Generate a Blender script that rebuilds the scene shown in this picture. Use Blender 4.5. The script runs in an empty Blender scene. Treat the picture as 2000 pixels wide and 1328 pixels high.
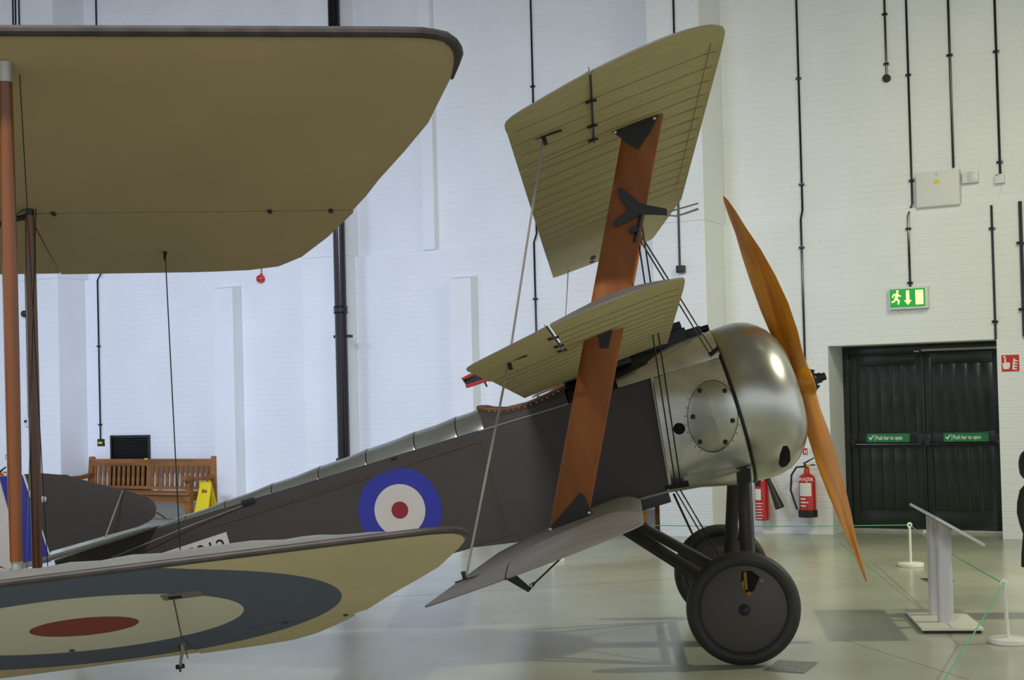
import bpy, bmesh, math, random
from mathutils import Vector as V, Matrix
random.seed(7)
sc = bpy.context.scene
COL = sc.collection
R = math.radians

# ------------------------------------------------------------------ camera
FPX, CAMH, ROLL, PITCH = 2700.0, 1.674, 0.0255, R(1.2)
YP = 778 - FPX*math.tan(PITCH)
cf = V((0, math.cos(PITCH), math.sin(PITCH)))
cu0 = V((1, 0, 0)).cross(cf)
cr = V((1, 0, 0))*math.cos(ROLL) - cu0*math.sin(ROLL)
cu = cu0*math.cos(ROLL) + V((1, 0, 0))*math.sin(ROLL)
CAM = V((0, 0, CAMH))
cd = bpy.data.cameras.new('camera'); cam = bpy.data.objects.new('camera', cd); COL.objects.link(cam)
cam.matrix_world = Matrix(((cr.x, cu.x, -cf.x, CAM.x), (cr.y, cu.y, -cf.y, CAM.y), (cr.z, cu.z, -cf.z, CAM.z), (0, 0, 0, 1)))
cd.sensor_width = 36; cd.lens = 36*FPX/2000; cd.shift_y = (YP-664)/2000; cd.clip_end = 200
sc.camera = cam

# ------------------------------------------------------------------ world, lamps, exposure
w = bpy.data.worlds.new('hall_ambient'); sc.world = w; w.use_nodes = True
bg = w.node_tree.nodes['Background']; bg.inputs[0].default_value = (.88, .94, 1.0, 1); bg.inputs[1].default_value = .95
def lamp(name, kind, loc, target, power, color, size=1.0, size_y=None, angle=None, blend=.3):
    d = bpy.data.lights.new(name, kind); o = bpy.data.objects.new(name, d); COL.objects.link(o)
    o.location = loc; d.energy = power; d.color = color
    o.rotation_euler = (V(target)-V(loc)).to_track_quat('-Z', 'Y').to_euler()
    if kind == 'AREA':
        d.shape = 'RECTANGLE'; d.size = size; d.size_y = size_y or size
    else:
        d.shadow_soft_size = size
        if kind == 'SPOT': d.spot_size = angle; d.spot_blend = blend
    return o
COOL = (.60, .69, 1.0); WARM = (1.0, .98, .62)
lamp('hanging_lamp_cool', 'AREA', (-9.5, 11.0, 6.4), (-8.5, 20, 0.6), 230, COOL, 2.5, 1.2).data.spread = R(105)
lamp('hanging_lamp_cool', 'AREA', (-3.5, 9.5, 6.4), (-3.0, 18, 0.4), 185, COOL, 2.5, 1.2).data.spread = R(105)
lamp('hanging_lamp_warm', 'AREA', (4.4, 9.6, 6.2), (3.0, 16, .2), 66, WARM, 2.0, 1.0).data.spread = R(105)
lamp('spotlight_warm', 'SPOT', (8.2, 9.3, 6.6), (2.2, 9.6, 0), 1200, (1.0, .96, .74), .14, angle=R(80), blend=.7)
lamp('hanging_lamp_front', 'AREA', (-1.5, .5, 6.2), (.3, 8, 1.2), 330, (1.0, .97, .92), 1.6, .12)
vs = sc.view_settings; vs.view_transform = 'Standard'; vs.look = 'None'; vs.gamma = 1; vs.use_curve_mapping = False
vs.exposure = 0.0

# ------------------------------------------------------------------ materials
MATS = {}
def srgb(r, g, b):
    f = lambda c: (c/255/12.92) if c <= 10.3 else ((c/255+.055)/1.055)**2.4
    return (f(r), f(g), f(b), 1)
def mat(name, col, rough=.6, metal=0, var=.08, scale=6, bump=0, bscale=60, emit=0, spec=.5, coat=0, stretch=(1, 1, 1), col2=None, detail=4):
    if name in MATS: return MATS[name]
    m = bpy.data.materials.new(name); m.use_nodes = True; nt = m.node_tree; n = nt.nodes; L = nt.links
    b = n['Principled BSDF']
    b.inputs['Roughness'].default_value = rough; b.inputs['Metallic'].default_value = metal
    b.inputs['Specular IOR Level'].default_value = spec; b.inputs['Coat Weight'].default_value = coat
    tc = n.new('ShaderNodeTexCoord'); mp = n.new('ShaderNodeMapping'); mp.inputs['Scale'].default_value = stretch
    L.new(tc.outputs['Object'], mp.inputs['Vector'])
    nz = n.new('ShaderNodeTexNoise'); nz.inputs['Scale'].default_value = scale; nz.inputs['Detail'].default_value = detail
    L.new(mp.outputs[0], nz.inputs['Vector'])
    cr_ = n.new('ShaderNodeValToRGB'); L.new(nz.outputs['Fac'], cr_.inputs['Fac'])
    c1 = col if len(col) == 4 else srgb(*col)
    if col2: c2 = col2 if len(col2) == 4 else srgb(*col2); ca, cb = c1, c2
    else: ca = tuple(min(1, c*(1-var)) for c in c1[:3])+(1,); cb = tuple(min(1, c*(1+var)) for c in c1[:3])+(1,)
    e = cr_.color_ramp.elements; e[0].position = .32; e[0].color = ca; e[1].position = .68; e[1].color = cb
    L.new(cr_.outputs['Color'], b.inputs['Base Color'])
    if bump:
        bn = n.new('ShaderNodeTexNoise'); bn.inputs['Scale'].default_value = bscale; L.new(mp.outputs[0], bn.inputs['Vector'])
        bp = n.new('ShaderNodeBump'); bp.inputs['Strength'].default_value = bump; bp.inputs['Distance'].default_value = .01
        L.new(bn.outputs['Fac'], bp.inputs['Height']); L.new(bp.outputs[0], b.inputs['Normal'])
    if emit:
        b.inputs['Emission Color'].default_value = c1; b.inputs['Emission Strength'].default_value = emit
    MATS[name] = m; return m
M = lambda k: MATS[k]
mat('wall_paint', (228, 230, 230), .55, var=.03, scale=1.2, bump=.15, bscale=25)
mat('floor_concrete', (166, 171, 151), .24, var=.10, scale=.9, detail=8, col2=(190, 195, 176))
mat('linen', (206, 192, 138), .7, var=.10, scale=5, stretch=(1, 6, 1))
mat('linen_rear', (186, 164, 124), .75, var=.05, scale=3)
mat('fabric_dark', (70, 65, 64), .62, var=.06, scale=3)
mat('fabric_top', (112, 108, 103), .5, var=.10, scale=4, stretch=(1, 5, 1))
mat('fabric_grey', (128, 130, 128), .42, var=.12, scale=5)
mat('decking', (146, 149, 146), .27, var=.14, scale=3.5, metal=.35)
mat('aluminium', (196, 196, 186), .30, metal=.92, var=.09, scale=5, bump=.05, bscale=12)
mat('aluminium_dull', (228, 228, 222), .30, metal=.75, var=.12, scale=7, bump=.05, bscale=14)
mat('black_paint', (22, 22, 22), .45, var=.15)
mat('black_gloss', (14, 14, 16), .22, var=.1)
mat('dark_steel', (46, 46, 46), .38, metal=.5, var=.2)
mat('wire_steel', (58, 56, 50), .4, metal=.6, var=.1)
mat('cable_pale', (150, 146, 136), .5, var=.1)
mat('strut_wood', (166, 98, 42), .5, scale=9, stretch=(1, 1, .12), spec=.3, col2=(130, 73, 28), detail=6)
mat('strut_wood_gloss', (138, 80, 32), .28, scale=9, stretch=(1, 1, .1), coat=.15, col2=(88, 46, 16), detail=6)
mat('prop_wood', (206, 138, 20), .32, scale=10, stretch=(1, 1, .1), spec=.3, coat=.08, col2=(150, 84, 10), detail=6)
mat('bench_wood', (156, 108, 58), .6, scale=7, stretch=(.2, 1, 1), spec=.25, col2=(112, 72, 36))
mat('rubber', (48, 47, 45), .55, var=.15, scale=8)
mat('wheel_cover', (82, 77, 75), .55, var=.06, scale=3)
mat('gear_paint', (44, 43, 42), .42, var=.1, scale=8)
mat('leather', (126, 84, 52), .5, scale=14, col2=(84, 52, 32))
mat('blue', (48, 56, 172), .6, var=.05); mat('white', (222, 214, 214), .6, var=.03); mat('red', (150, 38, 52), .6, var=.05)
mat('pale_ink', (30, 30, 30), .6)
mat('door_green', (30, 38, 34), .2, var=.12, scale=4, bump=.12, bscale=6)
mat('box_white', (214, 216, 212), .45, var=.02); mat('ext_red', (186, 30, 26), .3, var=.05, coat=.3)
mat('sign_red', (192, 30, 38), .4, var=.03); mat('sign_white', (230, 230, 222), .5, var=.01); mat('sign_green', (20, 120, 62), .4, var=.03)
mat('yellow', (226, 200, 20), .45, var=.04)
mat('lit_green', (20, 130, 50), .4, emit=.9, var=.02); mat('lit_yellow', (250, 232, 120), .4, emit=2.2, var=.02)
mat('alu_post', (198, 197, 200), .38, metal=.2, var=.04, stretch=(1, 1, .1)); mat('plate_white', (206, 208, 190), .45, var=.03)
mat('rope_green', (90, 178, 140), .5, var=.05); mat('stanchion_white', (226, 228, 218), .4, var=.02)
mat('tread_steel', (150, 152, 146), .4, metal=.7, var=.1, scale=20)
mat('coat_black', (16, 16, 18), .7, var=.2, scale=9); mat('skin', (190, 140, 118), .5, var=.04); mat('hair_dark', (28, 22, 18), .6)
mat('dark_void', (6, 6, 6), .9, var=.1); mat('edge_dark', (70, 64, 62), .5, var=.25, scale=20, spec=.3); mat('torn_brown', (150, 110, 50), .8, var=.3, scale=30)
mat('pipe_black', (14, 14, 18), .18, var=.1); mat('louvre_black', (18, 19, 20), .35, var=.1); mat('zinc', (176, 174, 166), .4, metal=.5, var=.1)
mat('gun_black', (20, 20, 20), .4, metal=.3, var=.2)

# ------------------------------------------------------------------ mesh helpers
class MB:
    def __init__(s): s.v = []; s.f = []; s.mi = []
    def add(s, vs_, fs, mi=0):
        o = len(s.v); s.v += [tuple(p) for p in vs_]; s.f += [[i+o for i in f] for f in fs]; s.mi += [mi]*len(fs); return s
    def box(s, a, b, mi=0, ch=0):
        (x0, y0, z0), (x1, y1, z1) = a, b
        x0, x1 = min(x0, x1), max(x0, x1); y0, y1 = min(y0, y1), max(y0, y1); z0, z1 = min(z0, z1), max(z0, z1)
        vs_ = [(x, y, z) for x in (x0, x1) for y in (y0, y1) for z in (z0, z1)]
        return s.add(vs_, [(0, 1, 3, 2), (4, 6, 7, 5), (0, 4, 5, 1), (2, 3, 7, 6), (0, 2, 6, 4), (1, 5, 7, 3)], mi)
    def tube(s, pts, r, n=8, mi=0, caps=True, flat=None):
        pts = [V(p) for p in pts]; rr = r if isinstance(r, (list, tuple)) else [r]*len(pts)
        rings = []; up = None
        for i, p in enumerate(pts):
            t = (pts[min(i+1, len(pts)-1)]-pts[max(i-1, 0)]).normalized()
            if up is None:
                up = V((0, 0, 1)) if abs(t.z) < .9 else V((1, 0, 0))
                if flat is not None: up = V(flat[0])
            a = t.cross(up).normalized(); b = a.cross(t).normalized(); up = b
            fa = flat[1] if flat else 1
            rings.append([p + a*math.cos(2*math.pi*k/n)*rr[i]*fa + b*math.sin(2*math.pi*k/n)*rr[i] for k in range(n)])
        vs_ = [q for ring in rings for q in ring]; fs = []
        for i in range(len(rings)-1):
            for k in range(n): fs.append((i*n+k, i*n+(k+1) % n, (i+1)*n+(k+1) % n, (i+1)*n+k))
        if caps: fs += [tuple(range(n-1, -1, -1)), tuple(range((len(rings)-1)*n, len(rings)*n))]
        return s.add(vs_, fs, mi)
    def prism(s, poly, d, mi=0):          # poly: 3-D points, d: extrude vector
        n = len(poly); d = V(d); p = [V(q) for q in poly]
        return s.add(p+[q+d for q in p], [tuple(range(n-1, -1, -1)), tuple(range(n, 2*n))]+[(i, (i+1) % n, (i+1) % n+n, i+n) for i in range(n)], mi)
    def lathe(s, prof, org, axis, n=40, mi=0, ref=None):   # prof: (along axis, radius)
        ax = V(axis).normalized(); a = (V(ref) if ref else (V((0, 0, 1)) if abs(ax.z) < .9 else V((1, 0, 0))));
        a = (a-ax*a.dot(ax)).normalized(); b = ax.cross(a); org = V(org); vs_ = []; fs = []
        for h, r in prof:
            for k in range(n):
                t = 2*math.pi*k/n; vs_.append(org+ax*h+(a*math.cos(t)+b*math.sin(t))*r)
        for i in range(len(prof)-1):
            for k in range(n): fs.append((i*n+k, i*n+(k+1) % n, (i+1)*n+(k+1) % n, (i+1)*n+k))
        return s.add(vs_, fs, mi)
    def loft(s, rings, closed=True, caps=True, mi=0):
        n = len(rings[0]); vs_ = [q for r in rings for q in r]; fs = []
        for i in range(len(rings)-1):
            for k in range(n if closed else n-1): fs.append((i*n+k, i*n+(k+1) % n, (i+1)*n+(k+1) % n, (i+1)*n+k))
        if caps and closed: fs += [tuple(range(n-1, -1, -1)), tuple(range((len(rings)-1)*n, len(rings)*n))]
        return s.add(vs_, fs, mi)
    def build(s, name, mats, parent=None, smooth=True, bevel=0, label=None, angle=35, fix=True, mtx=None):
        me = bpy.data.meshes.new(name); me.from_pydata(s.v, [], s.f); me.update()
        for m in (mats if isinstance(mats, (list, tuple)) else [mats]): me.materials.append(MATS[m] if isinstance(m, str) else m)
        for p, i in zip(me.polygons, s.mi): p.material_index = i
        if fix or bevel:
            bm = bmesh.new(); bm.from_mesh(me)
            if fix: bmesh.ops.recalc_face_normals(bm, faces=bm.faces)
            if bevel:
                es = [e for e in bm.edges if len(e.link_faces) == 2 and e.calc_face_angle(0) > .6]
                bmesh.ops.bevel(bm, geom=es, offset=bevel, segments=2, profile=.7, affect='EDGES', clamp_overlap=True)
            bm.to_mesh(me); bm.free()
        if smooth:
            for p in me.polygons: p.use_smooth = True
            me.set_sharp_from_angle(angle=R(angle))
        o = bpy.data.objects.new(name, me); COL.objects.link(o)
        if parent: o.parent = parent
        if mtx is not None: o.matrix_local = mtx
        if label: o['label'] = label
        return o
def tag(o, label=None, cat=None, group=None, kind=None):
    if label: o['label'] = label
    if cat: o['category'] = cat
    if group: o['group'] = group
    if kind: o['kind'] = kind
    return o
def empty(name, mtx=None, loc=None):
    o = bpy.data.objects.new(name, None); COL.objects.link(o); o.empty_display_size = .2
    if mtx is not None: o.matrix_world = mtx
    if loc is not None: o.location = loc
    return o
def copy_tree(o, parent=None):
    c = o.copy(); COL.objects.link(c); c.parent = parent
    for ch in list(o.children): copy_tree(ch, c)
    return c
def text_mesh(name, body, size, material, parent, mtx, extrude=.0008, align='LEFT', bold=0):
    cu_ = bpy.data.curves.new(name, 'FONT'); cu_.body = body; cu_.size = size; cu_.extrude = extrude; cu_.align_x = align; cu_.offset = bold
    cu_.resolution_u = 3
    t = bpy.data.objects.new('tmp_text', cu_); COL.objects.link(t)
    dg = bpy.context.evaluated_depsgraph_get(); me = bpy.data.meshes.new_from_object(t.evaluated_get(dg))
    bpy.data.objects.remove(t); me.materials.clear(); me.materials.append(MATS[material])
    o = bpy.data.objects.new(name, me); COL.objects.link(o); o.parent = parent; o.matrix_local = mtx; return o

# ------------------------------------------------------------------ measuring helpers (photo point -> point on a real plane of the place)
def ray(x, y): return cf + cr*((x-1000)/FPX) - cu*((y-YP)/FPX)
def hit(x, y, p0, n):
    d = ray(x, y); return CAM + d*((V(p0)-CAM).dot(n)/d.dot(n))
def ground(x, y, z=0): return hit(x, y, (0, 0, z), V((0, 0, 1)))
TH = R(28.7)
WT = V((math.cos(TH), -math.sin(TH), 0)); WN = V((-math.sin(TH), -math.cos(TH), 0)); WB = ground(1628, 1045)
def Wl(x, y, e=0):                       # photo point on the wall plane e metres in front of the main face -> (along wall, -out, height)
    q = hit(x, y, WB+WN*e, WN); d = q-WB; return V((d.dot(WT), -e, q.z))
WMAT = Matrix.Translation(WB) @ Matrix.Rotation(-TH, 4, 'Z')      # local x along wall, y into wall, z up
def wthing(name, p): return empty(name, WMAT @ Matrix.Translation(p))

# ------------------------------------------------------------------ floor and walls
fl = MB().add([(-40, -10, 0), (40, -10, 0), (40, 45, 0), (-40, 45, 0)], [(0, 1, 2, 3)]).build('floor', 'floor_concrete', smooth=False)
tag(fl, 'polished greenish grey concrete hall floor', kind='structure')
jt = MB()
for a, b in (((1640, 1060), (1860, 1240)), ((1650, 1250), (1900, 1330)), ((700, 1170), (1330, 1130))):
    p, q = ground(*a), ground(*b); d = (q-p).normalized()*.0; s = (q-p).cross(V((0, 0, 1))).normalized()*.004
    jt.add([p-s+V((0, 0, .0006)), p+s+V((0, 0, .0006)), q+s+V((0, 0, .0006)), q-s+V((0, 0, .0006))], [(0, 1, 2, 3)])
mat('joint', (138, 140, 124), .4)
jt.build('joint_line', 'joint', fl, smooth=False)
LEDGE = 3.70; UPE = -.08; TOP = 8.2
TL, TR = -16.0, 6.0; D0, D1, DH = .0, 1.87, 2.185
wallroot = empty('wall_back', WMAT); tag(wallroot, 'white painted brick back wall of the hall with piers', kind='structure')
MB().box((TL, 0, 0), (D0, .5, LEDGE)).box((D1, 0, 0), (TR, .5, LEDGE)).box((D0, 0, DH), (D1, .5, LEDGE)).build('lower_wall', 'wall_paint', wallroot, smooth=False)
upperroot = empty('wall_upper', WMAT); tag(upperroot, 'upper part of the white painted brick back wall, set back above a ledge', kind='structure')
MB().box((TL, -UPE, LEDGE), (TR, .5, TOP)).build('upper_wall', 'wall_paint', upperroot, smooth=False)
JAMB = .62
cg = MB().add([(-26, -14, 8.2), (26, -14, 8.2), (26, 40, 8.2), (-26, 40, 8.2), (-26, -14, 8.3), (26, -14, 8.3), (26, 40, 8.3), (-26, 40, 8.3)], [(3, 2, 1, 0), (4, 5, 6, 7), (0, 1, 5, 4), (1, 2, 6, 5), (2, 3, 7, 6), (3, 0, 4, 7)]).build('ceiling', mat('ceiling_boards', (150, 144, 134), .8, var=.08), smooth=False)
tag(cg, 'brown boarded hall ceiling', kind='structure')
MB().box((D0-.3, .5, 0), (D0, JAMB+.25, DH+.3)).box((D1, .5, 0), (D1+.3, JAMB+.25, DH+.3)).box((D0-.3, .5, DH), (D1+.3, JAMB+.25, DH+.3)).box((D0-.3, JAMB+.12, 0), (D1+.3, JAMB+.25, DH)).build('door_recess', 'wall_paint', wallroot, smooth=False)
PIERS = [(-14.2, -11.79, .56, 'deep'), (-7.35, -6.63, .27, 'mid'), (-1.90, -1.235, .62, 'deep')]
pier_roots = []
for i, (a, b, e, k) in enumerate(PIERS):
    pr0 = empty('trim_%d' % (i+1), WMAT); pier_roots.append(pr0)
    tag(pr0, ('deep white brick pier at the left edge', 'white brick pier behind the black drain pipe', 'deep white brick pier behind the triplane nose')[i], kind='structure')
    MB().box((a, 0, 0), (b, -e, LEDGE)).box((a, .08, LEDGE), (b, -e, TOP)).build('pier', 'wall_paint', pr0, smooth=False, bevel=.012)
PILAS = [(-9.05, -8.66, .20, 0, 3.42), (-5.0, -4.665, .19, 0, 3.31), (-5.49, -5.30, .02, LEDGE, TOP), (-13.2, -12.9, .5, 0, .1)][:3]
for i, (a, b, e, z0, z1) in enumerate(PILAS):
    m = MB()
    if z0 == 0:
        m.add([(a, 0, 0), (b, 0, 0), (b, -e, 0), (a, -e, 0), (a, 0, z1), (b, 0, z1), (b, -e, z1-.04), (a, -e, z1-.04)], [(0, 1, 2, 3), (4, 7, 6, 5), (0, 4, 5, 1), (1, 5, 6, 2), (2, 6, 7, 3), (3, 7, 4, 0)])
    else: m.box((a, .08, z0), (b, -.03, z1))
    pl0 = empty('trim_%d' % (i+4), WMAT); tag(pl0, ('slim white pilaster right of the bench', 'slim white pilaster behind the cockpit', 'slim white strip on the upper wall')[i], kind='structure')
    m.build('pilaster', 'wall_paint', pl0, smooth=False, bevel=.01)
# bricks: painted courses, faces slightly proud of the joints
BW, BH, CO = .2175, .0695, .0755
def brick_geo(m, x, y, z, wd, ax='x'):
    c = .004; p = .0028
    f = lambda a, h, o: (x+a, y-o, z+h) if ax == 'x' else (x+o, y+a, z+h)
    v = [f(0, 0, 0), f(wd, 0, 0), f(wd, BH, 0), f(0, BH, 0), f(c, c, p), f(wd-c, c, p), f(wd-c, BH-c, p), f(c, BH-c, p)]
    m.add(v, [(4, 5, 6, 7), (0, 1, 5, 4), (1, 2, 6, 5), (2, 3, 7, 6), (3, 0, 4, 7)])
brick_me = {}
def brick_mesh(wd):
    k = round(wd, 3)
    if k not in brick_me:
        m = MB(); brick_geo(m, 0, 0, 0, wd); me = bpy.data.meshes.new('brick'); me.from_pydata(m.v, [], m.f); me.materials.append(MATS['wall_paint']); brick_me[k] = me
    return brick_me[k]
stuff = MB(); singles = []; owner = []
def brick_field(x0, x1, z0, z1, y, blocked, who):
    r = 0; z = z0
    while z+BH < z1:
        x = x0 - (.1125 if r % 2 else 0)
        while x < x1:
            a, b = max(x, x0), min(x+BW, x1)
            cuts = [(a, b)]
            for (p, q, h0, h1) in blocked:
                if z+BH > h0 and z < h1:
                    cuts = [s for (c, d) in cuts for s in ((c, min(d, p)), (max(c, q), d)) if s[1]-s[0] > .03]
            for c, d in cuts: singles.append((c, y, z, d-c)); owner.append(who)
            x += BW+.0075
        z += CO; r += 1
blk = [(a, b, 0, 99) for a, b, e, k in PIERS]+[(D0, D1, 0, DH)]+[(a, b, 0, z1) for a, b, e, z0, z1 in PILAS[:2]]
brick_field(-13, 3.4, .0, LEDGE-.02, 0, blk, wallroot)
brick_field(-13, 3.4, LEDGE+.01, 7.9, -UPE, [(a, b, 0, 99) for a, b, e, k in PIERS]+[(-5.49, -5.30, 0, 99)], upperroot)
for (a, b, e, k), pr0 in zip(PIERS, pier_roots): brick_field(max(a, -13), b-.006, 0, 7.9, -e, [], pr0)
near = lambda s: (abs(s[0]-2.3)*.9 + max(0, s[2]-2.4)*1.5 + max(0, s[2]-3.0)*2 + (9 if (-1.9 < s[0] < -1.2) else 0) + (4 if s[0] > 2.6 else 0))
vis = sorted(range(len(singles)), key=lambda i: near(singles[i]))
pick = set(vis[:290])
for i, (x, y, z, wd) in enumerate(singles):
    if i in pick:
        o = bpy.data.objects.new('brick', brick_mesh(wd)); COL.objects.link(o); o.parent = owner[i]; o.location = (x, y, z)
for who in [wallroot, upperroot]+pier_roots:
    stuff = MB()
    for i, (x, y, z, wd) in enumerate(singles):
        if owner[i] is who and i not in pick: brick_geo(stuff, x, y, z, wd)
    bo = stuff.build('brickwork', 'wall_paint', who, smooth=False, fix=False); bo['kind'] = 'stuff'

# ------------------------------------------------------------------ the triplane: frame (l forward, y away from camera, n up)
PW1, PW2 = ground(1452, 1188, .35), ground(1409, 1116, .35)
TO = (PW1+PW2)/2
aw = PW1-PW2; aw.z = 0; aw.normalize()
fh = V((-aw.y, aw.x, 0)); TP = R(15.5); ZZ = V((0, 0, 1))
al = fh*math.cos(TP)+ZZ*math.sin(TP); an = fh*-math.sin(TP)+ZZ*math.cos(TP); ay = -aw
TMAT = Matrix(((al.x, ay.x, an.x, TO.x), (al.y, ay.y, an.y, TO.y), (al.z, ay.z, an.z, TO.z), (0, 0, 0, 1)))
def A(x, y, w_):                         # photo point on the aircraft plane w_ metres to the camera's side of its centre line
    q = hit(x, y, TO+aw*w_, aw)-TO; return V((q.dot(al), -w_, q.dot(an)))
tri = empty('triplane_aircraft', TMAT)
tag(tri, 'brown triplane with three wings, wooden propeller and blue white red roundel', 'aircraft')

HW = lambda l: .345 if l > -1.3 else max(.02, .345-.325*(-1.3-l)/3.15)
UP = 1.52
def NB(l): return .785 if l > -1.9 else .785+.62*((-1.9-l)/2.55)**1.15
# fabric body
m = MB(); rings = []
for l in (-.10, -.33, -.8, -1.3, -1.9, -2.5, -3.1, -3.7, -4.1, -4.47):
    h, b = HW(l), NB(l); rings.append([(l, -h, UP), (l, -h, b), (l, h, b), (l, h, UP)])
m.loft(rings); fus = m.build('fuselage', 'fabric_dark', tri, smooth=False, bevel=.008, label='dark brown fabric fuselage')
mat('lacing_brown', (96, 76, 62), .6)
# longeron battens and lacing on the side
def sidept(l, n, off=.003): return V((l, -(HW(l)+off), n))
m = MB(); m.tube([sidept(l, 1.515) for l in (-.68, -1.3)], .006, 6); m.build('longeron_edge', 'cable_pale', tri, label='pale seam along the upper longeron')
m = MB(); m.tube([sidept(l, n) for l, n in ((-1.33, 1.45), (-2.0, 1.435), (-2.8, 1.425), (-3.3, 1.42))], .0055, 6); m.build('longeron_lacing', 'lacing_brown', tri, label='brown laced seam below the rear decking')
for i in range(26): MB().tube([sidept(-1.4-.06*i, 1.455-.0006*i*20/26, .006), sidept(-1.43-.06*i, 1.438-.0006*i*20/26, .006)], .0025, 5).build('lacing_cord', 'lacing_brown', fus)
m = MB(); m.tube([sidept(-1.325, 1.45), sidept(-1.317, .83)], .006, 6); m.build('lacing', 'lacing_brown', fus)
for i in range(11): MB().tube([sidept(-1.331, 1.44-.058*i, .006), sidept(-1.311, 1.42-.058*i, .006)], .0025, 5).build('lacing_cord', 'lacing_brown', fus)
m = MB(); m.tube([(.35, -.36, .775), (-.2, -.36, .775), (-.42, -.352, .78)], .009, 6); m.build('lower_longeron_edge', 'cable_pale', tri)
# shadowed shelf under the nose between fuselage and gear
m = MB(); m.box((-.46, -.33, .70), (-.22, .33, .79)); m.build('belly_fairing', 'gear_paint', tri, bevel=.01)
m = MB(); m.loft([[(l, -.345, .79), (l, .345, .79), (l, .345, b), (l, -.345, b)] for l, b in ((-.43, .765), (-.7, .735), (-1.05, .72), (-1.25, .735), (-1.40, .76), (-1.55, .786))]); m.build('wing_root_fairing', 'fabric_dark', tri, smooth=False)
# rounded rear decking
def arc(l, ridge, hw, n0=UP, k=14, p=2.2):
    out = []
    for i in range(k+1):
        t = math.pi*i/k; c, s = math.cos(t), math.sin(t)
        out.append((l, -hw*abs(c)**(2/p)*(1 if c > 0 else -1), n0+(ridge-n0)*abs(s)**(2/p)))
    return out
def RID(l): return 1.545+(l+3.606)*(.12/2.33)
secs = [-1.262, -1.45, -1.75, -2.1, -2.45, -2.8, -3.15, -3.45, -3.75]
mats_ = 'decking'
for i in range(len(secs)-1):
    a, b = secs[i], secs[i+1]; m = MB(); g = .003
    m.loft([arc(a-g, RID(a-g), HW(a)+.004), arc(a-g-.012, RID(a)+.003, HW(a)+.006), arc((a+b)/2, RID((a+b)/2)-.004, HW((a+b)/2)+.003), arc(b+g, RID(b+g), HW(b)+.004)], closed=False, caps=False)
    m.build('decking_panel', mats_, tri, label='grey rounded rear deck panel')
# cockpit surround and interior
rim = [(-1.262, 1.664), (-1.216, 1.638), (-1.102, 1.602), (-.944, 1.592), (-.795, 1.609), (-.68, 1.637)]
for s in (-1, 1):
    m = MB(); m.loft([[(l, s*.347, UP-.005), (l, s*.345, UP+(n-UP)*.5), (l, s*.30, n)] for l, n in rim], closed=False, caps=False)
    m.build('cockpit_side', 'fabric_dark', tri)
m = MB()
loop = [(l, -.30, n) for l, n in rim]; fr = [(-.67, -.15, 1.675), (-.665, 0, 1.69), (-.67, .15, 1.675)]; bk = [(-1.27, .15, 1.665), (-1.272, 0, 1.668), (-1.27, -.15, 1.665)]
full = loop+fr+[(l, .30, n) for l, n in reversed(rim)]+bk
m.tube(full+[full[0]], .017, 8); co = m.build('cockpit_coaming', 'leather', tri, label='brown padded leather cockpit rim')
m = MB()
for i in range(14):
    t = i/13; l = -1.2+.52*t
    n = 1.60 + (.0 if 0 else 0); k = min(range(len(rim)-1), key=lambda j: 0 if rim[j][0] <= l <= rim[j+1][0] else 1)
    (l0, n0), (l1, n1) = rim[k], rim[k+1]; n = n0+(n1-n0)*(l-l0)/(l1-l0)
    m = MB(); m.lathe([(0, .006), (.004, .005), (.006, .0005)], (l, -.325, n-.012), (0, -1, .2), 8); m.build('stud', 'aluminium', co)
m = MB(); m.box((-1.25, -.28, 1.2), (-.70, .28, 1.21)).box((-.69, -.3, 1.21), (-.68, .3, 1.62)); m.build('cockpit_interior', 'dark_void', tri, smooth=False)
m = MB(); m.tube([(-.72, -.2, 1.60), (-.725, -.2, 1.72), (-.70, -.19, 1.76)], [.02, .014, .012], 8, flat=((1, 0, 0), .8)); m.build('windscreen_post', 'strut_wood', tri)
# deck in front of the cockpit (under the middle wing)
m = MB(); m.loft([arc(-.67, 1.66, .34), arc(-.5, 1.64, .344), arc(-.30, 1.60, .346)], closed=False, caps=False); m.build('front_deck', 'black_paint', tri)
# metal nose panels
def nose_ring(l, k=48):
    t = max(0, min(1, (l+.34)/.71)); t = t*t*(3-2*t); out = []
    for i in range(k):
        a = 2*math.pi*i/k; c, s = math.cos(a), math.sin(a)
        rc = (1.18+.53*s, -.53*c)
        e = .38; hx = .352; top = 1.62+.06*t; bot = .778; mid = (top+bot)/2; hh = (top-bot)/2
        sx = abs(c)**e*(1 if c >= 0 else -1); sy = abs(s)**e*(1 if s >= 0 else -1)
        out.append((l, -hx*sx*(1-t)+rc[1]*t, (mid+hh*sy)*(1-t)+rc[0]*t))
    return out
m = MB(); K = 48
ls = [-.10, 0, .1, .2, .3, .362]
rr = [nose_ring(l) for l in ls]
for i in range(len(rr)):                  # slanted rear edge as in the photo
    if i == 0: rr[0] = [(l-(.10*(1.52-n)/.74 if n < 1.52 else 0), y, n) for l, y, n in rr[0]]
m.loft(rr, caps=False); nose = m.build('nose_panel', 'aluminium_dull', tri, label='riveted aluminium side cowling panel', angle=50)
m = MB()                                  # upper fairing running back along the longeron
rings = []
for l in (-.335, -.22, -.09, .05, .2, .36):
    t = (l+.335)/.695; R_ = []
    for i in range(13):
        a = math.pi*i/12; c, s = math.cos(a), math.sin(a)
        hx = .362+(.05*t) ; ridge = 1.60+.115*t; base = UP
        R_.append((l, -hx*abs(c)**.7*(1 if c > 0 else -1)*(1+.0*t), base+(ridge-base)*abs(s)**.8))
    rings.append(R_)
m.loft(rings, closed=False, caps=False); m.build('top_fairing', 'aluminium_dull', tri, angle=60)
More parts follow.
